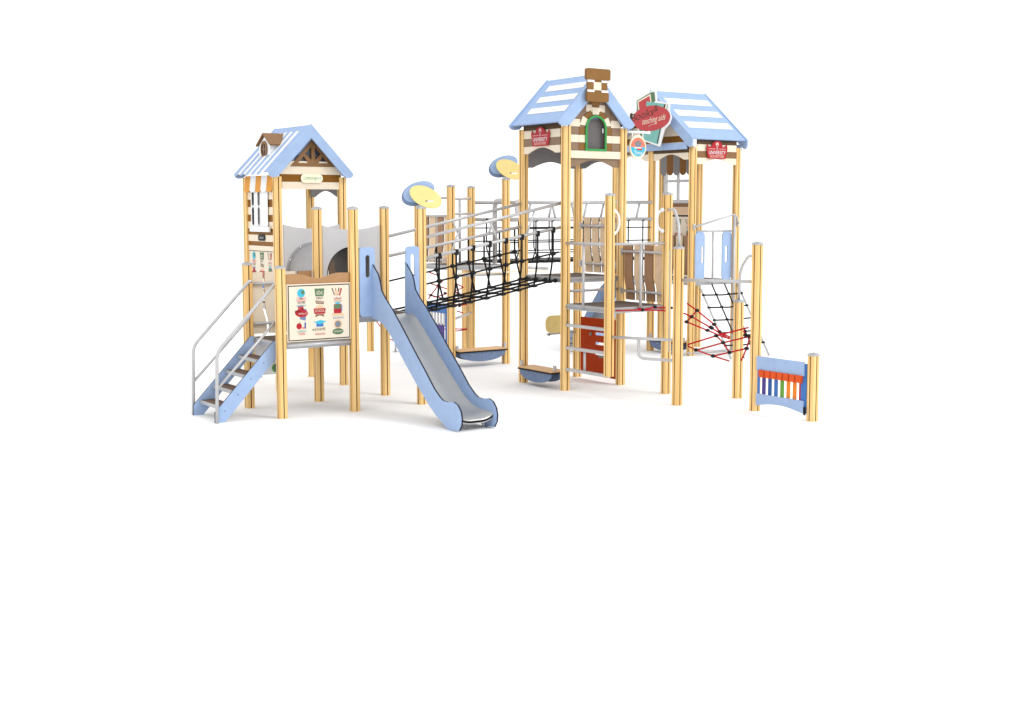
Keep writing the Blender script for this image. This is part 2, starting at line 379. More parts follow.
# ---------------------------------------------------------------- icon posters
def icons(b, fr, A0, A1, B0, B1, d, rows=3):
    """small printed pictures in a grid, drawn as flat coloured shapes"""
    W_ = (A1-A0)/3; H_ = (B1-B0)/3; e = .0012
    def c(i, j): return A0+W_*(i+.5), B1-H_*(j+.5)
    s = min(W_, H_)*1.22
    def P(pts, m, l): b.plate(fr, pts, d, d+e*l, m)
    def E(a, q, ra, rb, m, l, rot=0, n=20): P(ell(a, q, ra*s, rb*s, n, rot), m, l)
    def Q(a, q, w, h, m, l): P(rect(a-w*s/2, a+w*s/2, q-h*s/2, q+h*s/2), m, l)
    def T(a, q, txt, h, m, w=None): b.text(fr, txt, a, q, h*s, m, d+e*5, w*s if w else None)
    # row 1
    a, q = c(0, 0); P([(a-.3*s, q-.12*s), (a-.18*s, q+.02*s), (a+.18*s, q+.02*s), (a+.3*s, q-.1*s), (a+.2*s, q-.24*s), (a-.22*s, q-.24*s)], 'pink', 1)
    E(a, q+.2*s, .22, .22, 'cyan', 2); P([(a-.02*s, q+.3*s), (a+.12*s, q+.36*s), (a+.18*s, q+.2*s), (a+.08*s, q+.1*s), (a, q+.18*s)], 'dgreen', 3)
    T(a, q-.08*s, 'the', .16, 'ink'); T(a, q-.28*s, 'GLOBE', .17, 'ink', .42); T(a, q-.43*s, 'explorers', .17, 'cyan', .52)
    a, q = c(1, 0); P([(a-.28*s, q+.4*s), (a+.28*s, q+.4*s), (a+.23*s, q), (a-.23*s, q)], 'dgreen', 1); T(a, q+.2*s, 'abc', .34, 'poster', .36); T(a, q-.1*s, 'FIRST', .16, 'ink', .38)
    P([(a-.24*s, q-.2*s), (a+.24*s, q-.26*s), (a+.24*s, q-.42*s), (a-.2*s, q-.38*s)], 'taupe', 1); T(a+.01*s, q-.315*s, 'SCHOOL', .14, 'poster', .4)
    a, q = c(2, 0)
    for k, (x, m) in enumerate(((-.2, 'ink'), (-.1, 'tan'), (0, 'ink'))): P([(a+x*s, q+.02*s), (a+(x+.04)*s, q+.0*s), (a+(x+.02+.1*(k-1))*s, q+.4*s), (a+(x-.04+.1*(k-1))*s, q+.4*s)], m, 1)
    E(a-.05*s, q+.15*s, .13, .1, 'beige', 2); P([(a+.08*s, q), (a+.14*s, q), (a+.26*s, q+.36*s), (a+.18*s, q+.38*s)], 'crimson', 3)
    T(a, q-.14*s, 'school', .2, 'crimson', .4); T(a, q-.29*s, 'SUPPLIES', .12, 'tan', .46)
    # row 2
    a, q = c(0, 1); P([(a-.2*s, q+.36*s), (a+.1*s, q+.4*s), (a+.14*s, q+.1*s), (a-.16*s, q+.05*s)], 'signred', 1); P([(a, q+.26*s), (a+.3*s, q+.18*s), (a+.22*s, q-.4*s), (a-.1*s, q-.3*s)], 'bluegrey', 1)
    E(a, q, .36, .2, 'crimson', 2, -.1); T(a+.06*s, q-.02*s, 'teaching aids', .15, 'poster', .46); T(a-.2*s, q+.1*s, 'Books', .13, 'ink')
    a, q = c(1, 1); E(a, q+.16*s, .26, .2, 'beige', 1); P([(a-.34*s, q+.2*s), (a+.34*s, q+.2*s), (a+.3*s, q-.08*s), (a-.3*s, q-.08*s)], 'crimson', 2); T(a, q+.07*s, 'SCHOOL', .19, 'poster', .54)
    P([(a-.22*s, q-.1*s), (a+.22*s, q-.1*s), (a+.26*s, q-.24*s), (a, q-.16*s), (a-.26*s, q-.24*s)], 'brown', 1)
    a, q = c(2, 1); P(rr(a-.22*s, a+.22*s, q-.1*s, q+.38*s, .05*s), 'crimson', 1); P(rr(a-.2*s, a+.18*s, q+.14*s, q+.36*s, .05*s), 'dgreen', 2); E(a, q+.43*s, .16, .05, 'cyan', 1)
    P(rect(a+.2*s, a+.26*s, q+.0*s, q+.34*s), 'bluegrey', 2); Q(a, q-.16*s, .66, .12, 'beige', 1); T(a+.04*s, q-.33*s, 'BACKPACKS', .15, 'bluegrey', .6)
    # row 3
    a, q = c(0, 2); E(a-.14*s, q+.16*s, .15, .16, 'crimson', 1); P([(a-.14*s, q+.3*s), (a-.04*s, q+.42*s), (a-.1*s, q+.3*s)], 'dgreen', 2); P(rect(a+.16*s, a+.24*s, q+.02*s, q+.34*s), 'blue2', 1); P(rect(a, a+.16*s, q+.02*s, q+.1*s), 'salmon', 1)
    T(a, q-.08*s, 'science', .2, 'teal', .5); T(a, q-.24*s, 'FOOD', .18, 'signred', .34)
    a, q = c(1, 2); P([(a-.36*s, q+.32*s), (a+.02*s, q+.42*s), (a+.38*s, q+.34*s), (a, q+.2*s)], 'cyan', 2); P([(a-.2*s, q+.25*s), (a+.2*s, q+.25*s), (a+.2*s, q+.08*s), (a-.2*s, q+.08*s)], 'bluemid', 1)
    T(a, q-.06*s, 'EXAMS', .22, 'taupe', .6); P(rect(a-.42*s, a-.34*s, q-.1*s, q-.03*s), 'ink', 1); T(a, q-.3*s, 'GRADUATION', .15, 'signred', .56)
    a, q = c(2, 2); E(a, q+.16*s, .24, .24, 'beige', 1); E(a, q+.16*s, .17, .17, 'slate', 2); E(a, q+.16*s, .07, .07, 'bluegrey', 3); P(ell(a, q-.22*s, .32*s, .16*s, 20), 'dgreen', 1); T(a, q-.22*s, 'GEOGRAPHY', .14, 'poster', .5)
t = thing('icon_poster_panel', 'front panel with nine school icons beside the stair under a brown wavy top', 'panel', (.5, -.02, .93))
f = FV(-.03); b = MB(); b.plate(f, rect(.065, .94, .945, 1.66), 0, .018, 'cream'); b.build('board', t)
b = MB(); b.plate(f, rect(.077, .928, .957, 1.645), .018, .021, 'ink', ); b.plate(f, rect(.09, .915, .97, 1.632), .021, .0225, 'poster'); icons(b, f, .13, .88, 1.0, 1.6, .0226); b.build('print', t)
b = MB(); w = [(.065, 1.655), (.94, 1.655)]+[(.94-.875*i/20, 1.765+.03*math.cos(2*math.pi*i/20)-.012*math.cos(4*math.pi*i/20)) for i in range(21)]
b.plate(f, w, -.03, -.005, 'tan'); b.build('wavy_top_board', t)
b = MB(); b.tube([(.06, -.03, .90), (.95, -.03, .90)], .022, 'steel'); b.build('rail', t)

# ---------------------------------------------------------------- small tower: facade, gable, roof
def shutter_window(b, fr, a0, a1, z0, z1, m='white'):
    pass
fr = FU(1.0)
t = thing('shuttered_facade', 'cream and brown facade with white shuttered window and striped awning under the small roof', 'facade', (1, 2.76, 1.2))
b = MB()
for k, (z0, z1, m) in enumerate(((2.93, 3.03, 'cream'), (2.83, 2.93, 'mustard'), (2.72, 2.83, 'cream'), (2.61, 2.72, 'mustard'), (2.5, 2.61, 'cream'), (2.4, 2.5, 'mustard'), (2.3, 2.4, 'cream'), (2.21, 2.3, 'mustard'), (2.115, 2.21, 'cream'), (2.05, 2.115, 'mustard'), (1.98, 2.05, 'cream'))):
    b.plate(fr, rect(2.29, 3.24, z0, z1), 0, .02 if k % 2 else .023, m)
b.build('wall', t)
b = MB(); b.plate(fr, rect(2.29, 3.24, 1.27, 1.978), 0, .018, 'cream'); b.plate(fr, rect(2.31, 3.22, 1.97, 1.977), .018, .022, 'ink')
b.plate(fr, rect(2.31, 3.22, 1.3, 1.967), .018, .021, 'poster'); fr2 = FUr(1.0, 3.22); icons(b, fr2, .03, .88, 1.31, 1.96, .0212); b.build('poster', t)
b = MB(); b.plate(fr, rect(2.53, 3.06, 2.27, 2.9), .024, .034, 'black'); wn = b.build('window', t)
b = MB(); hs = [rect(a, a+.07, z, z+.26) for a in (2.68, 2.9) for z in (2.33, 2.63)]
hs = [slot(a, z, .085, .27) for a in (2.80, 3.01) for z in (2.48, 2.76)]
b.plate(fr, rect(2.49, 3.08, 2.28, 2.92), .036, .042, 'white', holes=hs); b.plate(fr, rect(2.775, 2.785, 2.3, 2.9), .042, .045, 'grey'); b.build('shutter', wn)
b = MB(); b.plate(fr, rect(2.40, 3.08, 2.255, 2.33), .043, .07, 'white'); b.build('sill', wn)
b = MB()
aw0, aw1, n = 2.27, 3.24, 5
fa = Fr((.955, 0, 3.06), (0, 1, 0), (-.1, 0, -.995), (-.995, 0, .1))
for i in range(n):
    w = (aw1-aw0)/n; a = aw0+i*w; m = 'orange' if i % 2 == 0 else 'white'
    b.plate(fa, [(a, 0), (a+w, 0), (a+w, .2)]+[(a+w/2+w/2*math.cos(R(180*k/8)), .2+.04*math.sin(R(180*k/8))) for k in range(1, 8)]+[(a, .2)], 0, .008, m)
b.build('awning', t)
b = MB(); b.plate(fr, rr(2.62, 2.86, 2.125, 2.215, .035), .023, .035, 'black'); b.text(FUr(1.0, 2.74), 'school', 0, 2.172, .05, 'grey', .0355); b.build('plaque', t)

t = thing('gable_wall', 'cream and brown gable wall with fan window and small oval name sign', 'gable', (1.5, 2.24, 2.86))
fr = FV(2.235)
b = MB(); b.plate(fr, [(1.0, 3.075), (1.0, 3.2), (1.07, 3.26), (1.88, 3.26), (1.99, 3.16), (1.99, 3.075)], 0, .022, 'cream'); b.plate(fr, rect(1.03, 1.99, 2.967, 3.074), -.005, .017, 'mustard')
b.plate(fr, [(1.06, 2.89), (1.085, 2.865), (1.965, 2.865), (1.99, 2.89), (1.99, 2.966), (1.06, 2.966)], 0, .022, 'cream'); b.build('board', t)
b = MB()
tri = [(1.19, 3.186), (1.9, 3.186), (1.545, 3.57)]
h1 = [(1.31, 3.235), (1.465, 3.235), (1.40, 3.33)]; h2 = [(1.625, 3.235), (1.785, 3.235), (1.70, 3.335)]
h3 = [(1.52, 3.28), (1.52, 3.47), (1.42, 3.365)]; h4 = [(1.575, 3.28), (1.67, 3.37), (1.575, 3.47)]
b.plate(fr, tri, -.002, .03, 'brown', holes=[h1, h2, h3, h4]); w_ = b.build('fan_window', t)
b = MB(); b.plate(fr, [(1.23, 3.2), (1.86, 3.2), (1.545, 3.52)], -.012, -.004, 'glass'); b.build('pane', w_)
b = MB(); b.plate(fr, rr(1.345, 1.685, 2.955, 3.08, .06, 8), .03, .045, 'plaque')
b.text(fr, 'Lettering', 1.48, 3.023, .07, 'letter', .0455, width=.2, shear=.2)
b.text(fr, 'land', 1.62, 3.023, .055, 'teal', .0455, width=.07); b.build('name_sign', t)

def slope_frame(x0, z0, x1, z1, axis='x'):
    """frame with b running up the slope from eave (x0,z0) to ridge (x1,z1); a along the ridge"""
    d = Vector((x1-x0, 0, z1-z0)); L = d.length; d.normalize()
    n = Vector((-d.z, 0, d.x)); n = n if n.z > 0 else -n
    return Fr((x0, 0, z0), (0, 1, 0), tuple(d), tuple(n)), L
def fascia(fr, half, c, ze, zr, wd, drop=.035):
    """outline of an inverted V board with round feet"""
    L = math.hypot(half, zr-ze); nx, nz = (zr-ze)/L, half/L
    zi = zr-wd/nz; zb = ze-drop
    def foot(sg):
        k = (zi-zb)/(zr-ze)*half
        o_, i_ = (c+sg*half, ze), (c+sg*k, zb)
        m1 = (c+sg*(half-.0), ze-.04-drop); m2 = (c+sg*(k+.05), zb-.045)
        q = []
        for n_ in range(9):
            t = n_/8
            q.append(tuple((1-t)**3*o_[a]+3*t*(1-t)**2*m1[a]+3*t*t*(1-t)*m2[a]+t**3*i_[a] for a in (0, 1)))
        return q
    pts = foot(-1)+[(c, zi)]+foot(1)[::-1]+[(c, zr)]
    return pts
t = thing('striped_roof', 'small light blue roof with white stripes running down from ridge', 'roof', (1.545, 2.7, 3.04))
b = MB()
V0, V1 = 2.09, 3.33; c0 = 1.468; hf = .63; ze = 3.11; zr = 3.772
for sgn in (-1, 1):
    fr, L = slope_frame(c0+sgn*hf, ze, c0, zr)
    b = MB(); b.plate(fr, rect(V0+.03, V1-.03, 0, L), -.02, 0, 'blueroof')
    b.build('slope', t)
    b = MB(); n = 5; w = (V1-V0-.26)/n
    for i in range(n):
        a = V0+.2+i*w
        b.plate(fr, [(a+w*.06, L*.86), (a+w*.06, -.01)]+[(a+w*.25+w*.19*math.cos(R(180+180*k/6)), -.01+w*.2*math.sin(R(180+180*k/6))) for k in range(1, 6)]+[(a+w*.44, -.01), (a+w*.44, L*.86)], .001, .014, 'white')
        b.plate(fr, [(a+w*.55, L*.86), (a+w*.55, -.01)]+[(a+w*.8+w*.25*math.cos(R(180+180*k/6)), -.01+w*.3*math.sin(R(180+180*k/6))) for k in range(1, 6)]+[(a+w*1.05, -.01), (a+w*1.05, L*.86)], .001, .008, 'blueroof')
    b.build('stripes', t)
for v in (V0, V1-.03):
    b = MB(); b.plate(FV(v), fascia(None, hf+.03, c0, ze-.02, zr+.01, .135), -.03, 0, 'blue'); b.build('fascia', t)
t = thing('roof_dormer', 'little brown roofed dormer with oval window on the striped roof', 'dormer', (1.1, 2.800, 3.3))
b = MB(); b.plate(FU(1.06), [(2.600, 3.27), (2.970, 3.27), (2.970, 3.50), (2.785, 3.62), (2.600, 3.50)], -.38, 0, 'white'); b.build('wall', t)
for s in (-1, 1):
    d = Vector((0, .25, -.17)) if s > 0 else Vector((0, -.25, -.17)); ln = d.length
    f2 = Fr((1.03, 2.785, 3.665), (1, 0, 0), tuple(d.normalized()), tuple(Vector((1, 0, 0)).cross(d.normalized())*(1 if s > 0 else -1)))
    b = MB(); b.plate(f2, rect(0, .54, 0, ln), -.01, .012, 'brown'); b.build('roof', t)
b = MB(); b.plate(FU(1.06), ell(2.785, 3.44, .105, .12), .002, .02, 'brown', holes=[ell(2.785, 3.44, .08, .094)]); wn = b.build('window', t)
b = MB(); b.plate(FU(1.06), ell(2.785, 3.44, .085, .098), .002, .006, 'glass'); b.plate(FU(1.06), rect(2.775, 2.795, 3.35, 3.53), .008, .014, 'brown'); b.plate(FU(1.06), rect(2.705, 2.865, 3.432, 3.448), .008, .0135, 'brown'); b.build('pane', wn)
def arch_valance(fr, a0, a1, z0, z1, rise, cols, label, loc, d=(0, .02)):
    t = thing('arched_valance', label, 'valance', loc)
    b = MB(); n = 14; k = len(cols)-1
    zs = z0+rise+.02
    for i in range(k):
        b.plate(fr, rect(a0, a1, zs+(z1-zs)*i/k, zs+(z1-zs)*(i+1)/k), d[0], d[1]-.002*(i % 2), cols[i+1])
    m = (a1-a0)*.12
    b.plate(fr, [(a0, zs), (a0, z0)]+[(a0+m+(a1-a0-2*m)*j/n, z0+rise*math.sin(math.pi*j/n)) for j in range(n+1)]+[(a1, z0), (a1, zs)], d[0], d[1], cols[0])
    b.build('valance_board', t); return t
arch_valance(FU(2.03), 2.3, 3.26, 2.76, 3.0, .09, ['slate', 'slate'], 'grey arched board inside right edge of the small roof tower', (2.03, 2.76, 2.8))

# ---------------------------------------------------------------- grey tunnel
def hole_panel(fr, a0, a1, label, name, cz=1.70, r=.375, loc=(0, 0, 0), d=0., ring=True):
    t = thing(name, label, 'panel', loc)
    top = [(a1-(a1-a0)*i/16, 2.305+.06*(2*i/16-1)**2) for i in range(17)]
    b = MB(); b.plate(fr, [(a0, 1.22), (a1, 1.22)]+top, d-.02, d, 'grey', holes=[ell((a0+a1)/2, cz, r, r, 40)]); b.build('board', t)
    if not ring: return t
    b = MB(); b.plate(fr, ell((a0+a1)/2, cz, r+.035, r+.035, 40), d+.0, d+.012, 'tunnel', holes=[ell((a0+a1)/2, cz, r-.005, r-.005, 40)])
    for k in range(10): b.ball(fr.p((a0+a1)/2+(r+.018)*math.cos(k*.628+.2), cz+(r+.018)*math.sin(k*.628+.2), d+.014), .012, 'white')
    b.build('flange_ring', t); return t
hole_panel(FV(2.21), 1.07, 1.96, 'light grey panel with round tunnel hole under the small roof', 'tunnel_panel', loc=(1.5, 2.21, 1.2))
hole_panel(FV(.985), 1.07, 1.94, 'light grey panel with round dark hole behind the slide top', 'tunnel_panel', loc=(1.5, .985, 1.2), ring=False)
t = thing('crawl_tunnel', 'grey plastic crawl tunnel running between the two grey panels', 'tunnel', (1.515, 1.6, 1.3))
b = MB(); n = 40
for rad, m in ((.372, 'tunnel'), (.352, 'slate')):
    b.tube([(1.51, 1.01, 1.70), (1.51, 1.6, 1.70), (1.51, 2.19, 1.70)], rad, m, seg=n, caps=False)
b.build('tube', t)
t = thing('slit_board', 'brown board with white slit seen through the dark tunnel hole', 'panel', (2.03, 2.76, 1.2))
b = MB(); b.plate(FU(2.03), rect(2.3, 3.26, 1.22, 2.12), -.02, 0, 'brown', holes=[rect(2.74, 2.80, 1.4, 2.0)]); b.build('board', t)

# white play panel below the stair deck
t = thing('dial_panel', 'white play panel with green and black dial below the stair deck', 'panel', (.35, 1.0, .2))
f = FV(1.0); b = MB(); b.plate(f, rect(.08, .48, .42, .88), 0, .018, 'white'); b.build('board', t)
b = MB(); b.plate(f, ell(.36, .5, .05, .055, 20), .018, .04, 'leaf'); b.plate(f, ell(.38, .5, .045, .05, 20), .04, .055, 'bluegrey'); b.plate(f, ell(.41, .49, .03, .05, 20), .055, .065, 'black'); b.build('dial', t)

# ---------------------------------------------------------------- front slide
def make_slide(name, label, T, uL, uR, loc, ztop=9, short=1.):
    """T maps (across, along, z) to world; along is positive down the slide"""
    t = thing(name, label, 'slide', loc)
    up = [(.0, 1.90), (.08, 1.83), (.17, 1.76), (.225, 1.66), (.26, 1.55), (.36, 1.46), (.53, 1.34), (.84, 1.075), (1.06, .88), (1.35, .63), (1.55, .45), (1.68, .365), (1.76, .33), (1.86, .325), (1.99, .345), (2.08, .32), (2.15, .25), (2.175, .17), (2.165, .09), (2.11, .015)]
    up = [(p*short, min(z, ztop)) for p, z in up]
    lo = [(1.88, .0), (1.80, .03), (1.73, .075), (1.6, .13), (1.41, .25), (1.1, .49), (.83, .71), (.46, 1.03), (.3, 1.13), (.18, 1.165), (.0, 1.18)]
    lo = [(p*short, z) for p, z in lo]
    for u in (uL, uR):
        o = T(u, 0, 0); fr = Fr(o, T(u, 1, 0)-o, (0, 0, 1), T(u-1, 0, 0)-o)
        b = MB(); b.plate(fr, up+lo, -.011, .011, 'blue', edge='bluedk'); b.build('side_panel', t)
    bed = [(-.02, 1.215), (.1, 1.21), (.2, 1.19), (.32, 1.13), (.5, 1.0), (.84, .73), (1.2, .45), (1.45, .27), (1.62, .185), (1.8, .15), (2.06, .14), (2.09, .125), (2.09, .09)]
    bed = [(p*short, z) for p, z in bed]
    b = MB(); m = 12; i0 = len(bed)
    for (p, z) in bed:
        for k in range(m+1):
            f = k/m; x = (uL+.012)+(uR-uL-.024)*f; h = .05*max(0, (abs(f-.5)*2-.2)/.8)**2.6
            b.v.append(T(x, p, z+h*(1 if p > .15 else .3)))
    for i in range(i0-1):
        for k in range(m):
            b.face((i*(m+1)+k, i*(m+1)+k+1, (i+1)*(m+1)+k+1, (i+1)*(m+1)+k), 'bed', True)
    base = len(b.v); cnt = i0*(m+1)
    b.v += [Vector(v)-Vector((0, 0, .012)) for v in b.v[:cnt]]
    for i in range(i0-1):
        for k in range(m):
            b.face((base+i*(m+1)+k, base+(i+1)*(m+1)+k, base+(i+1)*(m+1)+k+1, base+i*(m+1)+k+1), 'bed', True)
    b.build('slide_bed', t)
    um = (uL+uR)/2
    for u in (uL+.1, uR-.08):
        b = MB(); b.tube([T(u, 1.98*short, .0), T(u, 1.98*short, .15)], .016, 'steel'); p = T(u, 1.98*short, 0); b.plate(FZ(0), ell(p.x, p.y, .045, .045, 14), .0005, .008, 'steel'); b.build('foot', t)
    return t
TS = lambda u, p, z: Vector((u, -.02-p*.985, z))
sl = make_slide('slide', 'light blue slide with steel bed descending to the front', TS, 1.268, 1.762, (1.53, -1, 0))
f = FV(-.045)
b = MB(); b.plate(f, rr(1.075, 1.30, 1.21, 2.10, .05, 6), -.02, 0, 'blue', holes=[slot(1.195, 1.855, .065, .29)]); b.build('guard_board', sl)
b = MB(); b.plate(f, rr(1.757, 1.965, 1.21, 2.10, .05, 6), -.02, 0, 'blue', holes=[slot(1.86, 1.85, .06, .3)]); b.build('guard_board', sl)

# ---------------------------------------------------------------- net bridge
t = thing('net_bridge', 'black rope net bridge with grey double handrails sloping up to the chimney tower', 'bridge', (3.2, .5, 1.3))
x0, x1 = 2.06, 4.335
def zz(a, b_, x): return a+(b_-a)*(x-2.01)/(4.34-2.01)
for v in (.0, .95):
    b = MB(); v2 = v
    b.tube([(x0, v, zz(2.20, 2.67, x0)), (x1, v, zz(2.20, 2.67, x1))], .021, 'steel')
    b.tube([(x0, v, zz(1.93, 2.33, x0)), (x1, v, zz(1.93, 2.33, x1))], .021, 'steel')
    for k in range(3):
        xa = 2.55+k*.62; s = -1 if k % 2 else 1
        b.tube([(xa-.07*s, v, zz(1.93, 2.33, xa-.07*s)), (xa+.07*s, v, zz(2.2, 2.67, xa+.07*s))], .014, 'steel')
    b.build('handrail', t)
ks = [2.29+.27*i for i in range(8)]
zm = lambda x: 1.595+.172*(x-2.08)
zf = lambda x: 1.20+.163*(x-2.03)-.02*math.sin(math.pi*(x-2.01)/2.33)
def kn(b, p, r=.026): b.ball(p, r, 'rope', 8, 6)
def knots(parent, pts, r=.028, m='black', sq=(1.15, 1.15, .85), name='knot'):
    for p in pts: b = MB(); b.ball(p, r, m, 8, 6, sq); b.build(name, parent)
for v, vb in ((.0, .13), (.95, .83)):
    b = MB()
    b.tube([(x, v, zm(x)) for x in [2.06]+ks+[4.28]], .013, 'rope', 6)
    for x in (ks if v < .5 else ks[1:]):
        p0 = (x, v, zz(1.93, 2.33, x)); pm = (x, v, zm(x)); pf = (x+.03, vb, zf(x+.03))
        b.tube([p0, pm, (x+.015, v*.55+vb*.45, (pm[2]+pf[2])/2), pf], .0135, 'rope', 6)
    n_ = b.build('side_net', t)
    knots(n_, [(x, v, zm(x)) for x in (ks if v < .5 else ks[1:])], .037)
    if v < .5:
        for x in ks:
            z = zz(1.93, 2.33, x); c = MB(); c.plate(FV(v), rr(x-.022, x+.022, z-.055, z+.025, .012), -.026, .026, 'black'); c.build('clamp', n_)
b = MB()
for v in (.13, .37, .6, .83):
    b.tube([(2.03+2.28*i/16, v, zf(2.03+2.28*i/16)) for i in range(17)], .015, 'rope', 6)
for x in ks: b.tube([(x+.03, .13, zf(x+.03)), (x+.03, .83, zf(x+.03))], .012, 'rope', 6)
n_ = b.build('floor_net', t)
knots(n_, [(x+.03, v, zf(x+.03)) for x in ks for v in (.13, .83)], .042, 'black', (1.7, .9, .6))
knots(n_, [(x+.03, v, zf(x+.03)) for x in ks for v in (.37, .6)], .036, 'black', (1.7, .9, .55))
knots(n_, [(4.315, v, zf(4.32)-.01) for v in (.13, .37, .6, .83)], .034, 'black', (1, 1, 1), 'clamp')

# ---------------------------------------------------------------- benches
def bench(fr, a0, a1, z, label, loc):
    t = thing('bow_bench', label, 'bench', loc, 'benches with rounded bellies slung between posts')
    b = MB(); b.plate(fr, rect(a0, a1, z-.020, z), -.14, .14, 'seatwood'); b.build('seat', t)
    b = MB(); b.plate(fr, rect(a0-.005, a1+.005, z-.042, z-.021), -.15, .15, 'black'); b.build('seat_support', t)
    for d in (-.09, .11):
        b = MB(); m = (a0+a1)/2; h = (a1-a0)/2*.96
        b.plate(fr, [(m-h, z-.046), (m+h, z-.046)]+[(m+h*math.cos(R(180*k/18)), z-.06-.14*math.sin(R(180*k/18))) for k in range(19)], d, d+.018, 'bluegrey')
        for k in (-.5, 0, .5): b.ball(fr.p(m+h*k, z-.075, d+.02), .01, 'steel', 8, 6)
        b.build('belly_board', t)
    for a in (a0-.005, a1+.005):
        b = MB(); b.plate(fr, rect(a-.02, a+.02, z, z+.08), .06, .09, 'steel'); b.build('bracket', t)
    return t
bench(FU(4.34), .07, .88, .262, 'bow shaped bench between the two left posts of the chimney tower', (4.34, .45, 0))
bench(FV(3.0), 4.43, 5.36, .285, 'bow shaped bench behind the slide between two far posts', (4.9, 3.0, 0))
bench(FU(8.72), 2.13, 3.0, .24, 'bow shaped bench under the book shop tower largely hidden by posts', (8.72, 2.55, 0))

# ---------------------------------------------------------------- chimney tower
def crown_sign(fr, c, zc, label, loc, w=.46):
    t = thing('crown_sign', label, 'sign', loc)
    k = w/.46
    pts = [(-.19, -.13), (.19, -.13), (.23, .035), (.215, .105), (.185, .06), (.125, .055), (.10, .115), (.05, .15), (-.05, .15), (-.10, .115), (-.125, .055), (-.185, .06), (-.215, .105), (-.23, .035)]
    P = [(c+x*k, zc+z*k) for x, z in pts]
    b = MB(); b.plate(fr, P, 0, .018, 'crimson', edge='signred'); b.build('sign_board', t)
    b = MB(); e = .0185
    b.plate(fr, ell(c, zc+.1*k, .034*k, .032*k, 14), .018, e, 'pink'); b.plate(fr, rect(c-.018*k, c+.018*k, zc+.055*k, zc+.085*k), .018, e, 'pink')
    b.text(fr, 'A', c, zc+.03*k, .05*k, 'white', e+.0005)
    b.plate(fr, rect(c-.19*k, c-.04*k, zc+.022*k, zc+.03*k), .018, e, 'pink'); b.plate(fr, rect(c+.04*k, c+.19*k, zc+.022*k, zc+.03*k), .018, e, 'pink')
    b.text(fr, 'UNIVERSITY', c, zc-.035*k, .085*k, 'white', e+.0005, width=.37*k)
    b.text(fr, 'BOOKSTORE', c, zc-.095*k, .055*k, 'pink', e+.0005, width=.3*k, bold=.001); b.build('lettering', t)
    return t
arch_valance(FU(4.33), .02, .91, 3.38, 3.83, .085, ['cream', 'taupe', 'cream', 'darkbrown'], 'striped arched board on left side of the chimney tower', (4.33, .45, 3.4))
arch_valance(FU(5.37), .02, .91, 3.19, 3.70, .09, ['slate', 'slate'], 'dark arched board inside the right side of chimney tower', (5.37, .45, 3.2), d=(-.02, 0))
arch_valance(FV(.97), 4.4, 5.31, 3.19, 3.70, .09, ['slate', 'slate'], 'dark arched board inside the back of chimney tower', (4.85, .97, 3.2))
crown_sign(FUr(4.30, .46), 0, 3.61, 'red crown shaped bookstore sign on left side of the chimney tower', (4.30, .46, 3.5), w=.44)
t = thing('brick_gable', 'brick patterned gable wall with green arched window under the chimney', 'gable', (4.855, -.085, 3.18))
fr = FV(-.09); C = 4.855; HW = .475
win = [(C-.163, 3.435), (C+.163, 3.435), (C+.163, 3.72)]+[(C+.163*math.cos(R(180*k/14)), 3.72+.163*math.sin(R(180*k/14))) for k in range(1, 14)]+[(C-.163, 3.72)]
outer = [(C-HW, 3.41), (C+HW, 3.41), (C+HW, 3.8), (C+.12, 4.16), (C-.12, 4.16), (C-HW, 3.8)]
b = MB(); b.plate(fr, outer, -.02, 0, 'taupe', holes=[win], edge='ink'); b.build('wall_backing', t)
b = MB()
def clip_row(z0, z1, a0, a1, m, thick):
    lim = lambda z: HW if z <= 3.8 else max(.1, HW-(z-3.8)*(HW-.12)/.36)
    lo_, hi_ = lim(z0), lim(z1); g_ = .003
    for s in (-1, 1):
        o0, o1 = min(a1, lo_-.004), min(a1, hi_-.004)
        if o1 <= a0+.01: continue
        p = [(C+s*(a0+g_), z0+g_), (C+s*o0, z0+g_), (C+s*o1, z1-g_), (C+s*(a0+g_), z1-g_)]
        if s < 0: p = p[::-1]
        b.plate(fr, p, .0005, thick, m)
rows = [(3.41, 3.52, 'taupe', 'brick'), (3.52, 3.63, 'cream', 'cream'), (3.63, 3.74, 'taupe', 'brick'), (3.74, 3.85, 'cream', None), (3.85, 3.955, 'taupe', None)]
for z0, z1, mo, mi_ in rows:
    clip_row(z0, z1, .3 if mi_ else .28, HW, mo, .008)
    if mi_: clip_row(z0, z1, .185, .297, mi_, .0085)
clip_row(3.955, 4.06, .065, .17, 'cream', .008); clip_row(3.955, 4.06, .17, .3, 'taupe', .0082)
clip_row(4.06, 4.15, .065, .2, 'taupe', .008)
b.plate(fr, rect(C-.062, C+.062, 3.96, 4.15), .0005, .0085, 'brick')
for (t0, t1, m) in ((8, 38, 'cream'), (40, 72, 'brick'), (108, 140, 'brick'), (142, 172, 'cream')):
    b.plate(fr, [(C+.187*math.cos(R(t0)), 3.735+.187*math.sin(R(t0))), (C+.29*math.cos(R(t0)), 3.735+.26*math.sin(R(t0))), (C+.29*math.cos(R(t1)), 3.735+.25*math.sin(R(t1))), (C+.187*math.cos(R(t1)), 3.735+.187*math.sin(R(t1)))], .0005, .01, m)
b.plate(fr, [(C-.055, 3.92), (C+.055, 3.92), (C+.075, 4.02), (C-.075, 4.02)], .0005, .0135, 'cream')
b.build('bricks', t)
b = MB(); wo = [(C-.19, 3.405), (C+.19, 3.405), (C+.19, 3.72)]+[(C+.19*math.cos(R(180*k/14)), 3.72+.19*math.sin(R(180*k/14))) for k in range(1, 14)]+[(C-.19, 3.72)]
b.plate(fr, wo, .011, .03, 'green', holes=[win]); wn = b.build('window_frame', t)
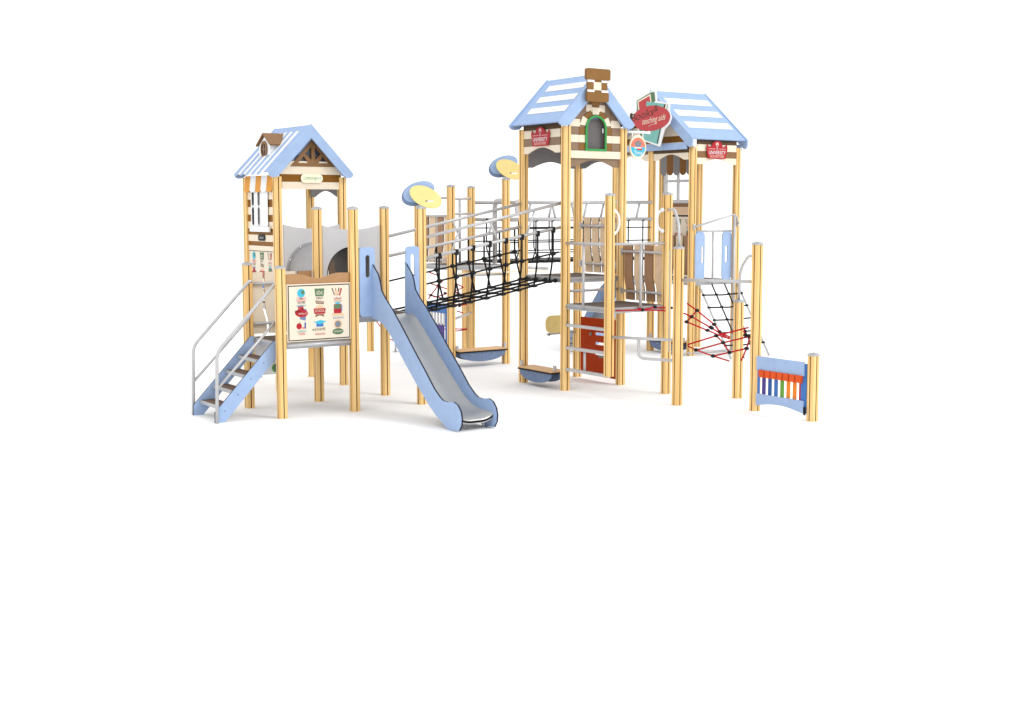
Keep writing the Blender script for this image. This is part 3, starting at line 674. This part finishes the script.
b = MB(); b.plate(fr, [(C-.17, 3.42), (C+.17, 3.42), (C+.17, 3.86), (C-.17, 3.86)], -.06, -.045, 'pane'); b.build('pane', wn)  # added dark sheet standing in for the dim roof interior behind this opening
b = MB(); b.plate(fr, rect(4.395, 5.315, 3.30, 3.405), 0, .02, 'cream'); b.build('lintel_board', t)
n = 14; b = MB(); b.plate(fr, [(4.395, 3.298), (4.395, 3.18)]+[(4.5+.71*j/n, 3.18+.095*math.sin(math.pi*j/n)) for j in range(n+1)]+[(5.315, 3.18), (5.315, 3.298)], -.03, -.005, 'taupe'); b.build('arched_board', t)

def plain_roof(label, axis, c, half, ze, zr, e0, e1, name, loc, wd, beam=None, drop=.035, mg=(.1, .22)):
    """axis 'V': ridge along y, gable faces -y.  axis 'U': ridge along x, gable faces -x"""
    t = thing(name, label, 'roof', loc)
    for sgn in (-1, 1):
        fr, L = slope_frame(c+sgn*half, ze, c, zr)
        if axis == 'U': # swap x and y
            sw = lambda v: Vector((v.y, v.x, v.z)); fr = Fr(sw(fr.o), sw(fr.ax), sw(fr.by), sw(fr.n))
        b = MB(); b.plate(fr, rect(e0+.03, e1-.03, 0, L), -.022, 0, 'blueroof'); s = b.build('slope', t)
        b = MB()
        for f0 in (.22, .47, .72):
            b.plate(fr, rect(e0+mg[0], e1-mg[1], L*f0, L*(f0+.125)), .0005, .006, 'white')
        b.build('stripes', s)
        b = MB(); b.plate(fr, rect(e0+.22, e1-.22, .0, .03), -.04, -.023, 'black'); b.build('eave_shade_strip', s)  # black strip standing in for the shade under the eave
    for e in (e0, e1-.03):
        fr = FV(e) if axis == 'V' else FU(e)
        b = MB(); b.plate(fr, fascia(None, half+.03, c, ze, zr+.01, wd, drop), -.03, 0, 'blue'); b.build('fascia', t)
        if beam:
            b = MB(); b.plate(fr, rect(c-half+.13, c+half-.13, beam[0], beam[1]), -.028, -.004, 'blue'); b.build('tie_beam', t)
    return t
plain_roof('light blue roof with three white bands behind the brown chimney', 'V', 4.82, .655, 3.80, 4.485, -.19, 1.04, 'banded_roof', (4.855, .45, 3.7), .165)
t = thing('chimney', 'flat brown chimney with white brick notches on the tower ridge', 'chimney', (4.86, -.21, 4.1))
fr = FV(-.224); c = 4.755
b = MB(); b.plate(fr, rr(c-.205, c+.225, 4.385, 4.545, .03), 0, .05, 'brick'); b.build('top_block', t)
b = MB(); b.plate(fr, rr(c-.185, c+.195, 4.085, 4.215, .02), 0, .05, 'brick'); b.build('base_block', t)
b = MB(); b.plate(fr, rect(c-.17, c+.175, 4.2155, 4.3845), .0, .042, 'brick'); b.plate(fr, rect(c-.075, c+.06, 4.245, 4.355), .042, .047, 'cream')
for s in (-1, 1):
    for z in (4.217, 4.353): b.plate(fr, rect(c+s*.125-.06, c+s*.125+.06, z, z+.03), .041, .049, 'white')
b.build('middle_bricks', t)
b = MB(); b.plate(fr, rect(c-.06, c+.06, 4.05, 4.4), -.05, -.001, 'brick'); b.build('stay', t)

# ladder rungs and lower deck rails
t = thing('rung_ladder', 'steel rung ladder climbing to the lower deck between two posts', 'ladder', (4.32, -.6, .3))
for z in (.31, .62, .945):
    b = MB(); b.plate(FU(4.33), rect(-1.08, -.12, z-.02, z+.02), -.025, .025, 'steel'); b.build('rung', t)
b = MB(); b.tube([(4.34, -.53, .31), (4.34, -.53, .62)], .018, 'steel'); b.build('upright', t)
t = thing('tube_barrier', 'steel tube barrier with one upright on left edge of the lower deck', 'barrier', (4.31, -.6, 1.245))
b = MB(); b.tube([(4.31, -.06, 2.105), (4.31, -1.1, 2.105)], .02, 'steel'); b.build('rail', t)
b = MB(); b.tube([(4.31, -.53, 1.2), (4.31, -.53, 2.1)], .02, 'steel'); b.build('upright', t)
t = thing('tube_barrier', 'steel tube barrier with one upright on front edge of the lower deck', 'barrier', (4.8, -1.13, 1.245))
b = MB(); b.tube([(4.33, -1.13, 2.11), (5.28, -1.13, 2.11)], .02, 'steel'); b.build('rail', t)
b = MB(); b.tube([(4.83, -1.14, 1.2), (4.83, -1.14, 2.1)], .022, 'steel'); b.build('upright', t)
t = thing('step_bar', 'steel step bar between the two chimney tower decks', 'bar', (4.85, -.08, 1.42))
b = MB(); b.tube([(4.38, -.08, 1.42), (5.32, -.08, 1.42)], .02, 'steel'); b.build('rung', t)
t = thing('turning_bar', 'double steel turning bar with a bent end between two middle posts', 'bar', (4.5, -1.55, .8))
p, q = Vector((4.29, -1.125, .86)), Vector((4.742, -2.0, .86)); m_ = p.lerp(q, .44)
b = MB(); b.tube([p, q], .02, 'steel'); b.build('rail', t)
b = MB(); b.tube([m_, m_-Vector((0, 0, .27)), q-Vector((0, 0, .27))], .02, 'steel', fillet=.09); b.build('bent_rail', t)
t = thing('red_panel', 'orange red climbing panel with white slots behind the ladder rungs', 'panel', (5.36, .45, 0))
fr = FU(5.37); b = MB(); b.plate(fr, rr(-.0, .86, .07, .945, .02), 0, .02, 'red', holes=[slot(.1, .83, .11, .05)] + [rect(.27, .51, z-.022, z+.022) for z in (.40, .565, .70)]+[rect(.05, .16, z-.025, z+.025) for z in (.2, .83)] if False else [rect(.27, .51, z-.022, z+.022) for z in (.41, .565, .71)]+[rect(.06, .14, z-.025, z+.025) for z in (.2, .82)]); b.build('board', t)
b = MB(); b.ball(fr.p(.60, .70, .03), .03, 'slate', 10, 7, (.6, 1, 1)); b.plate(fr, rect(.26, .38, .36, .39), .02, .05, 'slate'); b.build('grip', t)
def ring_handle(c, side, z0, z1, n_, label):
    t = thing('ring_handle', label, 'handle', (c[0], c[1], z0), 'white curved grab handles')
    b = MB(); pts = []
    for i in range(15):
        an = R(-90+180*i/14); zc = (z0+z1)/2
        pts.append((c[0]+n_[0]*(.055+.075*math.cos(an)), c[1]+n_[1]*(.055+.075*math.cos(an)), zc+(z1-z0)/2*math.sin(an)))
    b.tube(pts, .015, 'white'); b.build('grip', t)
    knots(t, [(c[0]+n_[0]*.055, c[1]+n_[1]*.055, z) for z in (z0, z1)], .034, 'white', (1, 1, 1), 'mount')
ring_handle((4.29, -1.125), 1, 2.26, 2.56, (.86, -.5), 'white ring handle on right side of the hanging post')
ring_handle((5.30, -1.125), 1, 2.28, 2.57, (-.86, .5), 'white ring handle on left side of post near the grab tube')
t = thing('grab_tube', 'bent steel tube from tall post down to the cap of middle post', 'tube', (5.0, -1.6, 2.1))
b = MB(); a = Vector((5.32, -1.125, 2.575)); c_ = Vector((4.80, -1.94, 2.09)); d_ = a.lerp(Vector((4.78, -1.97, 2.55)), .8)
b.tube([a, a.lerp(Vector((4.80, -1.94, 2.575)), .62), Vector((4.83, -1.90, 2.38)), c_], .02, 'steel', fillet=.12); b.build('rail', t)
t = thing('grab_tube', 'bent steel tube between chime panel post and short capped post', 'tube', (5.5, -2.4, 1.3))
b = MB(); a = Vector((5.25, -2.915, 1.97)); b.tube([a, Vector((5.52, -2.50, 1.98)), Vector((5.80, -2.07, 1.77)), Vector((5.84, -2.01, 1.35))], .02, 'steel', fillet=.14); b.build('rail', t)
t = thing('cross_bar', 'horizontal steel bar over the red rope web between two posts', 'bar', (5.0, -2.45, 1.66))
b = MB(); b.tube([(4.742, -2.0, 1.66), (5.25, -2.915, 1.66)], .021, 'steel'); b.build('rail', t)

# ---------------------------------------------------------------- red rope webs
def web(label, lines, kn, loc, frame=None, name='rope_web', r=.0105):
    t = thing(name, label, 'rope web', loc)
    b = MB()
    for L in lines: b.tube(L, r, 'redrope', 6)
    b.build('ropes', t)
    knots(t, kn)
    for L in frame or []: b = MB(); b.tube(L, .009, 'greyrope', 6); b.build('anchor_rope', t)
    return t
web('red rope web with black knots between three posts on the right', [[(4.898, -2.001, 1.342), (5.073, -2.003, 1.242), (5.389, -2.006, 1.039), (5.488, -2.007, 0.934), (5.678, -2.009, 0.851)], [(4.844, -2.001, 1.215), (4.98, -2.002, 1.162), (5.348, -2.006, 0.99), (5.667, -2.008, 0.826)], [(4.857, -2.001, 1.109), (4.895, -2.001, 1.098), (5.268, -2.005, 0.965), (5.56, -2.007, 0.858), (5.679, -2.009, 0.834)], [(5.073, -2.003, 1.242), (4.98, -2.002, 1.162), (4.895, -2.001, 1.098)], [(4.809, -2.12, 0.811), (4.995, -2.456, 0.945), (5.202, -2.829, 1.071)], [(4.864, -2.219, 0.741), (5.041, -2.539, 0.859), (5.211, -2.845, 0.957)], [(4.977, -2.423, 0.678), (5.083, -2.615, 0.736), (5.192, -2.811, 0.799)], [(4.809, -2.12, 0.794), (4.864, -2.219, 0.746), (4.977, -2.423, 0.678), (5.084, -2.616, 0.623)], [(4.995, -2.456, 0.945), (5.041, -2.539, 0.859), (5.083, -2.615, 0.736)], [(5.211, -2.845, 0.949), (5.192, -2.811, 0.799), (5.157, -2.748, 0.631)], [(5.17, -2.771, 1.027), (5.183, -2.794, 0.971)]], [(5.073, -2.003, 1.242), (4.98, -2.002, 1.162), (4.895, -2.001, 1.098), (5.389, -2.006, 1.039), (5.348, -2.006, 0.99), (5.268, -2.005, 0.965), (5.488, -2.007, 0.934), (5.325, -2.005, 1.005), (4.995, -2.456, 0.945), (5.041, -2.539, 0.859), (5.083, -2.615, 0.736), (4.864, -2.219, 0.746), (4.977, -2.423, 0.678), (5.192, -2.811, 0.799), (5.183, -2.794, 0.971), (5.207, -2.838, 0.965)], (5.2,-2.3,.3), frame=[[(4.83,-1.93,0.3),(4.83,-1.93,1.9)],[(4.68,-1.9,.7),(4.68,-1.9,2.05)]])
web('short red ropes with black knots under front edge of the lower deck', [[(4.377, -1.16, 1.213), (4.847, -1.16, 1.204), (5.343, -1.16, 1.165)], [(4.847, -1.16, 1.204), (5.062, -1.16, 1.228), (5.37, -1.16, 1.208)], [(4.776, -1.16, 1.23), (4.847, -1.16, 1.204)], [(5.37, -1.16, 1.208), (5.292, -1.16, 1.104)]], [(4.847, -1.16, 1.204), (5.076, -1.16, 1.232), (5.37, -1.16, 1.208)], (4.8,-1.16,1.1))
web('far red rope web seen through the black net bridge', [[(4.844, 4.516, 1.488), (5.104, 4.63, 1.415)], [(4.883, 4.533, 1.288), (5.354, 4.739, 1.165), (5.845, 4.954, 1.02)], [(4.839, 4.514, 1.015), (4.908, 4.544, 1.08), (5.116, 4.635, 1.24), (5.271, 4.703, 1.328), (5.527, 4.815, 1.394)], [(4.84, 4.514, 1.093), (5.045, 4.604, 1.036), (5.583, 4.839, 1.107), (5.846, 4.955, 1.163)], [(5.671, 4.878, 1.227), (5.846, 4.955, 1.163)], [(4.908, 4.544, 1.08), (5.296, 4.714, 0.985), (5.727, 4.902, 0.831), (5.963, 5.006, 0.85)], [(4.989, 4.58, 0.936), (5.38, 4.751, 0.803)], [(5.412, 4.764, 1.206), (5.67, 4.877, 1.067), (5.727, 4.902, 0.831)], [(4.88, 4.532, 0.602), (5.653, 4.87, 0.419), (6.043, 5.041, 0.384)], [(4.88, 4.532, 0.523), (5.652, 4.87, 0.383), (6.043, 5.041, 0.384)], [(5.655, 4.871, 0.745), (5.833, 4.949, 0.695)]], [(4.908, 4.544, 1.08), (5.116, 4.635, 1.24), (5.311, 4.721, 1.089), (5.684, 4.884, 1.066), (5.727, 4.902, 0.831), (5.24, 4.689, 0.98)], (5,4.6,.6))
web('two red ropes seen under the slide near a far post', [[(4.436, 5.751, 0.616), (4.415, 5.347, 0.396)], [(4.407, 5.189, 0.302), (4.386, 4.798, 0.248)]], [(4.415, 5.347, 0.396)], (4.4,5,.8))
t = thing('anchor_foot', 'small grey steel anchor foot standing just left of the slide underside', 'anchor', (4.739, 5.511, 0))
b = MB(); b.tube([(4.739, 5.511, 0), (4.739, 5.511, .3)], .018, 'steel'); b.build('stem', t)
b = MB(); b.plate(FZ(0), ell(4.739, 5.511, .06, .06, 16), .0005, .012, 'steel'); b.build('base_plate', t)
# ---------------------------------------------------------------- chime panel
t = thing('chime_panel', 'light blue chime panel with seven rainbow coloured bars on the right', 'panel', (5.22, -3.4, 0))
fr = FU(5.21); A0, A1 = -3.835, -3.02
b = MB(); b.plate(fr, rr(-3.81, A1, .55, .725, .008), .03, .05, 'blue'); b.build('top_board', t)
b = MB(); n = 12; b.plate(fr, [(-3.81, .245), (A1, .245), (A1, .09)]+[(A1-(.775)*i/n, .09+.05*math.sin(math.pi*i/n)) for i in range(1, n)]+[(-3.81, .09)], .03, .05, 'blue'); b.build('bottom_board', t)
b = MB(); b.plate(fr, rect(A0, -3.75, .09, .70), .0, .028, 'bluemid'); b.plate(fr, rect(-3.04, A1+.0, .09, .70), .0, .028, 'bluemid'); b.plate(fr, rect(-3.75, -3.04, .6, .7), -.0, .028, 'bluemid'); b.build('frame', t)
b = MB(); b.plate(fr, rect(-3.84, -3.812, .07, .17), .03, .045, 'black'); b.build('mount', t)
cols = ['purple', 'blue2', 'blue3', 'leaf', 'org', 'org', 'rbar']
for i, m in enumerate(cols):
    a = -3.12-i*.1035
    b = MB(); b.plate(fr, rect(a-.026, a+.026, .2, .5), .004, .02, m); b.build('chime_bar', t)
    b = MB(); b.plate(fr, [(a-.044, .555), (a+.044, .555), (a+.04, .465), (a-.036, .46)], .012, .07, 'orangered'); b.build('key_block', t)

# ---------------------------------------------------------------- book shop tower
fr = FU(8.72)
t = thing('gable_wall', 'cream and mustard gable wall behind the large book sign', 'gable', (8.72, 3.08, 3.6))
b = MB(); cc = 3.03; hw = lambda z: max(.02, (4.60-z)*1.10)
for z0, z1, m in ((3.62, 3.75, 'cream'), (3.75, 3.86, 'mustard'), (3.86, 4.05, 'cream'), (4.05, 4.2, 'mustard'), (4.2, 4.5, 'cream')):
    b.plate(fr, [(cc-hw(z0), z0), (cc+hw(z0), z0), (cc+hw(z1), z1), (cc-hw(z1), z1)], .0, .02, m)
b.build('board', t)
arch_valance(fr, 2.11, 3.02, 3.44, 3.70, .1, ['cream', 'darkbrown'], 'cream arched board below blue gable beam on the book shop tower', (8.72, 2.56, 3.4), d=(.022, .042))
arch_valance(fr, 3.14, 4.04, 3.44, 3.70, .1, ['cream', 'taupe'], 'cream arched board behind the round hanging sign', (8.72, 3.6, 3.4), d=(.022, .042))
arch_valance(FV(2.03), 8.80, 9.75, 3.36, 3.82, .09, ['cream', 'brown', 'cream', 'darkbrown'], 'striped arched board on right side of the book shop tower', (9.3, 2.03, 3.4))
crown_sign(FV(1.99), 9.24, 3.60, 'red crown shaped bookstore sign on right side of the book shop tower', (9.29, 2.0, 3.5), w=.5)
plain_roof('large light blue roof with three white bands on the book shop tower', 'U', 3.03, 1.08, 3.80, 4.69, 8.60, 9.95, 'banded_roof', (9.26, 3.08, 3.66), .175, beam=(3.615, 3.73), drop=.13, mg=(.16, .12))
# facade inside with window
t = thing('window_facade', 'inner facade with open four pane window and grey scalloped awning', 'facade', (9.84, 3.6, 1.9)); fr = FU(9.83)
b = MB(); hole = rect(3.26, 3.94, 2.75, 3.36)
b.plate(fr, rect(3.12, 4.07, 2.69, 3.66), -.02, 0, 'taupe', holes=[hole]); b.plate(fr, rect(3.12, 4.07, 2.612, 2.688), -.02, .002, 'brown'); b.plate(fr, rect(3.12, 4.07, 2.47, 2.61), -.02, 0, 'beige'); b.plate(fr, rect(3.12, 4.07, 2.43, 2.468), -.02, .002, 'ink')
for z in (2.84, 3.04, 3.26): b.plate(fr, rect(3.945, 4.07, z, z+.1), .0005, .006, 'cream')
b.build('wall', t)
b = MB(); b.plate(fr, rect(3.2, 4.0, 2.695, 3.42), .0, .03, 'grey', holes=[rect(3.26, 3.57, 2.75, 3.08), rect(3.63, 3.94, 2.75, 3.08), rect(3.26, 3.57, 3.13, 3.36), rect(3.63, 3.94, 3.13, 3.36)]); b.build('window_frame', t)
b = MB(); n = 5; w = .9/n
for i in range(n):
    a = 3.15+i*w; b.plate(fr, [(a, 3.64), (a, 3.3)]+[(a+w/2-w/2*math.cos(R(180*k/8)), 3.3-.09*math.sin(R(180*k/8))) for k in range(1, 8)]+[(a+w, 3.3), (a+w, 3.64)], .06, .07, 'slate' if i % 2 == 0 else 'mustard')
b.build('awning', t)
b = MB(); b.plate(fr, rect(3.12, 4.07, 1.7, 2.428), -.02, -.004, 'cream'); b.plate(fr, rect(3.15, 4.04, 1.75, 2.4), -.004, -.001, 'poster'); icons(b, FUr(9.83, 4.05), .03, .87, 1.75, 2.39, -.0008); b.build('poster', t)

# big book sign
t = thing('book_sign', 'large tilted sign with stacked books and red oval lettering on the blue gable', 'sign', (8.4, 2.6, 3.7))
fr = FUr(8.50, 2.89)
sc = .0262
def Pp(x, y): return ((x-650)*sc, 4.165-(y-118.5)*.0170)
G = lambda L: [Pp(*q) for q in L]
b = MB(); b.plate(fr, G([(635.5, 97), (651, 89.2), (656, 90), (657, 100), (670, 104), (669.5, 112), (672, 118), (670, 125), (665, 130), (660.5, 147.5), (640, 139), (637.5, 126), (632, 118), (629, 119), (628.5, 110), (636, 107)]), .016, .03, 'white'); b.build('sign_board', t)
b = MB()
def pl(L, m, k): b.plate(fr, G(L), .03, .03+.001*k, m)
pl([(636, 98), (651, 90.5), (654.5, 90.8), (655.5, 100), (640, 112), (636.5, 110)], 'dgreen', 1); pl([(637, 98.5), (650.5, 92), (652, 103), (638, 109)], 'cream', 2); pl([(638.3, 99.6), (649.5, 94.2), (651, 105), (639.3, 108)], 'signred', 3)
pl([(646.5, 99.5), (668, 105), (666, 122), (646, 116)], 'teal', 4); pl([(664.5, 104.2), (666, 104.6), (664.6, 113), (663, 112.6)], 'ink', 5); pl([(666, 104.6), (667.6, 105.2), (666, 114), (664.6, 113.4)], 'cream', 5)
pl([(638.8, 125), (662, 128), (658.6, 145), (641, 138)], 'teal', 2); pl([(638.5, 124), (642.5, 127), (642.8, 137), (640.5, 136)], 'dgreen', 3); pl([(660.6, 128), (661.6, 128), (658.4, 144), (657.4, 143.6)], 'ink', 3)
a_, b_ = Pp(651.3, 117.5); b.plate(fr, ell(a_, b_, 19.2*sc, 13.3*.0168, 40, -.0), .03, .0365, 'signred')
fb = Fr(fr.p(0, 0), (fr.ax+fr.by*.16), fr.by, fr.n)
a_, b_ = Pp(642.5, 113.5); b.text(fb, 'Books', a_, b_-a_*.16, .20, 'ink', .0372, width=.60)
a_, b_ = Pp(656.5, 108); b.text(fb, '&', a_, b_-a_*.16, .17, 'ink', .0374)
a_, b_ = Pp(654, 119); fb2 = Fr(fr.p(0, 0), (fr.ax+fr.by*.1), fr.by, fr.n); b.text(fb2, 'teaching aids', a_, b_-a_*.1, .15, 'cream', .0372, width=.62, shear=.3)
b.tube([fr.p(*Pp(649, 126), .037), fr.p(*Pp(652, 124), .037), fr.p(*Pp(658, 123.4), .037)], .004, 'cream', 5)
b.plate(fr, G([(629, 111), (631.5, 110), (632.5, 119), (631, 119.5), (629.3, 117)]), .0302, .032, 'ink')
b.build('print', t)
b = MB(); b.box(8.485, 8.58, 2.8, 2.9, 3.9, 4.4, 'steel'); b.build('bracket', t)

# round hanging sign
t = thing('hanging_sign', 'oval orange and blue sign with graduation cap hanging from a white arm', 'sign', (5.65, -.08, 3.5))
fr = FV(-.08); c = 5.655; z = 3.485; rx, rz = .155, .175
b = MB(); b.tube([(5.41, -.08, 3.70), (5.86, -.08, 3.70)], .018, 'white'); b.ball((5.87, -.08, 3.70), .026, 'white')
for a in (c-.1, c+.1): b.tube([(a, -.08, 3.70), (a, -.08, 3.62)], .01, 'white', 6)
b.build('arm', t)
b = MB(); b.plate(fr, ell(c, z, rx, rz, 36), -.012, .012, 'cream'); b.build('sign_board', t)
b = MB(); k = .137
b.plate(fr, ell(c, z, k, k, 20, 0, 0, math.pi, False), .012, .0135, 'salmon'); b.plate(fr, ell(c, z, k, k, 20, 0, math.pi, 2*math.pi, False), .012, .0135, 'cyan')
b.plate(fr, [(c-.085, z+.06), (c, z+.1), (c+.085, z+.06), (c, z+.03)], .0135, .0155, 'slate'); b.plate(fr, rr(c-.055, c+.055, z+.005, z+.06, .02), .0135, .015, 'bluegrey')
b.plate(fr, rect(c-.07, c+.06, z-.02, z), .0135, .0145, 'cream'); b.plate(fr, rect(c-.02, c+.08, z-.045, z-.02), .0135, .015, 'signred'); b.text(fr, 'Time', c, z-.085, .08, 'white', .0155, width=.16); b.build('print', t)

# right bay of the book shop tower
fr = FV(2.0)
t = thing('slotted_barrier', 'pair of slotted light blue boards on a steel frame below the right crown sign', 'barrier', (9.3, 2.0, 1.3))
for a0, a1, hs in ((8.76, 8.985, 8.935), (9.41, 9.64, 9.51)):
    b = MB(); b.plate(fr, rr(a0, a1, 1.32, 2.18, .08, 6), .0, .02, 'blue', holes=[slot(hs, 1.78, .06, .30)]); b.build('board', t)
b = MB(); b.tube([(8.78, 2.0, 2.19), (9.75, 2.0, 2.19)], .018, 'steel'); b.build('rail', t)
b = MB(); b.tube([(9.20, 2.0, 1.25), (9.20, 2.0, 2.18)], .02, 'steel'); b.build('upright', t)
t = thing('slanted_handrail', 'slanted steel handrail with long upright at the right corner of the book shop tower', 'handrail', (9.7, 1.95, 0))
b = MB(); b.tube([(8.72, 1.95, 2.27), (9.63, 1.95, 2.48), (9.71, 1.95, 2.46), (9.78, 1.96, 2.32)], .018, 'steel', fillet=.05)
for p in ((8.72, 1.975, 2.27), (9.78, 1.98, 2.32)): b.ball(p, .045, 'steel', 10, 7, (.6, .6, 1.3))
b.build('rail', t)
b = MB(); b.tube([(9.65, 1.93, .0), (9.65, 1.93, 2.47)], .026, 'steel'); b.build('upright', t)
b = MB(); b.tube([(8.66, 2.02, .05), (9.65, 1.93, .05)], .022, 'steel'); b.build('ground_bar', t)

# climbing net
t = thing('climbing_net', 'sloping black rope climbing net with pale grey side ropes below the slotted boards', 'net', (9.4, 1.5, 0))
def NP(a, s): # s from deck (0) to ground (1)
    return Vector((8.86+.93*a+.10*s, 1.98-.72*s, 1.25*(1-s)))
for a in (0, 1): b = MB(); b.tube([NP(a, 0), NP(a, .5), NP(a, 1)], .019, 'greyrope', 6); b.build('side_rope', t)
b = MB()
for a in (.33, .66): b.tube([NP(a, 0), NP(a, 1)], .014, 'rope', 6)
for s in (.14, .31, .48, .65, .82): b.tube([NP(0, s), NP(.5, s+.01), NP(1, s)], .014, 'rope', 6)
b.build('net_rope', t)
knots(t, [NP(a, s) for s in (.14, .31, .48, .65, .82) for a in (0, .33, .66, 1)])

# ---------------------------------------------------------------- rear suspension bridge and far parts
t = thing('plank_bridge', 'far suspension bridge with black planks and steel rails behind the net bridge', 'bridge', (7, 3.5, 1.6))
for v, e in ((3.04, 8.66), (4.06, 8.66)):
    b = MB(); b.tube([(5.48, v, 2.69), (e, v, 2.70)], .03, 'steel'); b.tube([(5.48, v, 2.40), (e, v, 2.40)], .03, 'steel')
    for k in range(5): b.tube([(5.9+k*.6, v, 2.4), (5.9+k*.6+.08*(-1)**k, v, 2.69)], .02, 'steel', 8)
    b.build('handrail', t)
for k in range(9):
    x = 5.62+k*.34
    b = MB(); b.box(x, x+.26, 3.12, 3.98, 1.66, 1.71, 'black'); b.build('plank', t)
for v in (3.05, 4.05):
    b = MB()
    for k in range(9):
        x = 5.75+k*.34; b.tube([(x, v, 2.39), (x, v, 1.9), (x, v+(.12 if v < 3.5 else -.12), 1.68)], .012, 'rope', 6)
    for z in (2.25, 2.02, 1.84): b.tube([(5.48, v, z), (8.66, v, z)], .010, 'rope', 6)
    n_ = b.build('hanger_net', t); knots(n_, [(5.75+k*.34, v, 2.39) for k in range(9)], .036)
t = thing('gate_frame', 'rounded grey steel frame standing on the far deck', 'frame', (5.4, 3.2, 1.66))
b = MB(); b.tube([(5.50, 3.10, 1.66), (5.50, 3.10, 2.72), (5.50, 3.42, 2.72), (5.50, 3.42, 1.66)], .04, 'steel', fillet=.1); b.build('rail', t)
t = thing('gate_frame', 'rounded grey steel frame behind the left chimney tower post', 'frame', (5.75, 2.6, 1.66))
b = MB(); b.tube([(5.82, 3.0, 1.60), (5.82, 3.0, 2.70)], .04, 'steel'); b.tube([(5.78, 3.0, 1.60), (6.3, 3.0, 1.57)], .025, 'steel'); b.plate(FV(3.0), rr(5.62, 5.88, 2.5, 2.74, .05), 0, .02, 'steel'); b.build('rail', t)
t = thing('deck_beam', 'pale wooden beam with pegs below the far deck', 'beam', (5.2, 2.91, 1.55))
b = MB(); b.box(4.45, 6.2, 2.90, 2.93, 1.525, 1.55, 'cream'); b.build('beam_board', t)
t = thing('cross_rail', 'thin grey cross rails between the two far left posts', 'rails', (4.4, 3.5, 1.2))
for p, q in (((4.36, 4.0, 2.76), (4.36, 3.0, 2.76)), ((4.36, 3.0, 2.74), (5.42, 4.05, 2.76)), ((4.36, 3.0, 2.5), (5.42, 4.05, 2.5)), ((4.36, 3.0, .78), (5.42, 4.05, .78)), ((4.36, 3.0, 1.5), (5.42, 3.0, 1.5)), ((5.1, 3.9, 1.66), (5.1, 3.9, 2.74))):
    b = MB(); b.tube([p, q], .021, 'steel'); b.build('rail', t)
t = thing('rear_chime_panel', 'back of a mid blue chime panel behind the slide', 'panel', (4.36, 3.5, .2))
fr = FU(4.37); b = MB(); b.plate(fr, rect(3.06, 3.97, .2, 1.02), 0, .03, 'bluemid', holes=[rect(3.16, 3.88, .34, .88)]); b.build('frame', t)
b = MB()
for k in range(7): b.plate(fr, rect(3.19+k*.1, 3.24+k*.1, .68, .89), .0, .02, 'grey')
b.build('chime_bar', t)
b = MB(); b.plate(fr, rect(3.26, 3.89, .32, .70), -.02, -.002, 'purple'); b.build('back_board', t)

# second slide from the rear deck
TS2 = lambda u, p, z: Vector((8.66-p, u, z+.05))
make_slide('slide', 'second light blue slide seen from behind under the chimney tower', TS2, 3.3, 3.85, (7.9, 3.6, 0), 1.25, .62)
t = thing('activity_board', 'pale yellow rounded board beside the chimney tower post', 'board', (4.95, .97, .7))
fr = FV(.97); b = MB(); b.plate(fr, rr(4.76, 5.22, .71, .975, .1, 8), 0, .02, 'yellow'); b.build('board', t)
b = MB(); b.tube([(4.80, .98, .69), (5.36, .98, .70)], .016, 'steel'); b.ball((4.82, .95, .69), .022, 'slate'); b.build('rail', t)

# leaf discs on posts
def petals(U, V, z, label, k=1.):
    t = thing('leaf_topper', label, 'topper', (U, V, z), 'pairs of blue and yellow leaf discs on posts')
    n = Vector((-.47, -.86, .2)).normalized(); ax = Vector((.88, -.48, 0)).normalized(); by = n.cross(ax)*-1
    if by.z < 0: by = -by
    o = Vector((U, V, z-.05))
    b = MB(); b.plate(FZ(0), rr(U-.04, U+.04, V-.04, V+.04, .01), z, z+.012, 'cap'); b.tube([o+Vector((0, 0, .055)), o+Vector((0, 0, .13))], .022, 'cap'); b.build('mount', t)
    n1 = (n+Vector((.5, 0, .55))).normalized(); 
    f1 = Fr(o+n*.0, ax, by, n)
    b = MB(); b.plate(f1, ell(-.035*k, .225*k, .225*k, .15*k, 36, .42), -.05, -.03, 'bluegrey'); b.plate(f1, ell(-.02*k, .25*k, .215*k, .13*k, 36, .38), -.03, -.026, 'blue'); b.build('blue_leaf', t)
    cs = (.09*k, .12*k)
    b = MB(); b.plate(f1, ell(.065*k, .165*k, .225*k, .13*k, 36, -.46), .03, .05, 'yellow', holes=[rr(.06*k, .17*k, .098*k, .118*k, .008)]); b.build('yellow_leaf', t)
petals(2.012, -.002, 2.622, 'blue and yellow leaf discs on the post right of the slide')
petals(5.43, 2.99, 3.092, 'blue and yellow leaf discs on the far post left of chimney tower', 1.12)

# ---------------------------------------------------------------- render look
S.view_settings.view_transform = 'Standard'; S.view_settings.look = 'None'; S.view_settings.exposure = 0; S.view_settings.gamma = 1
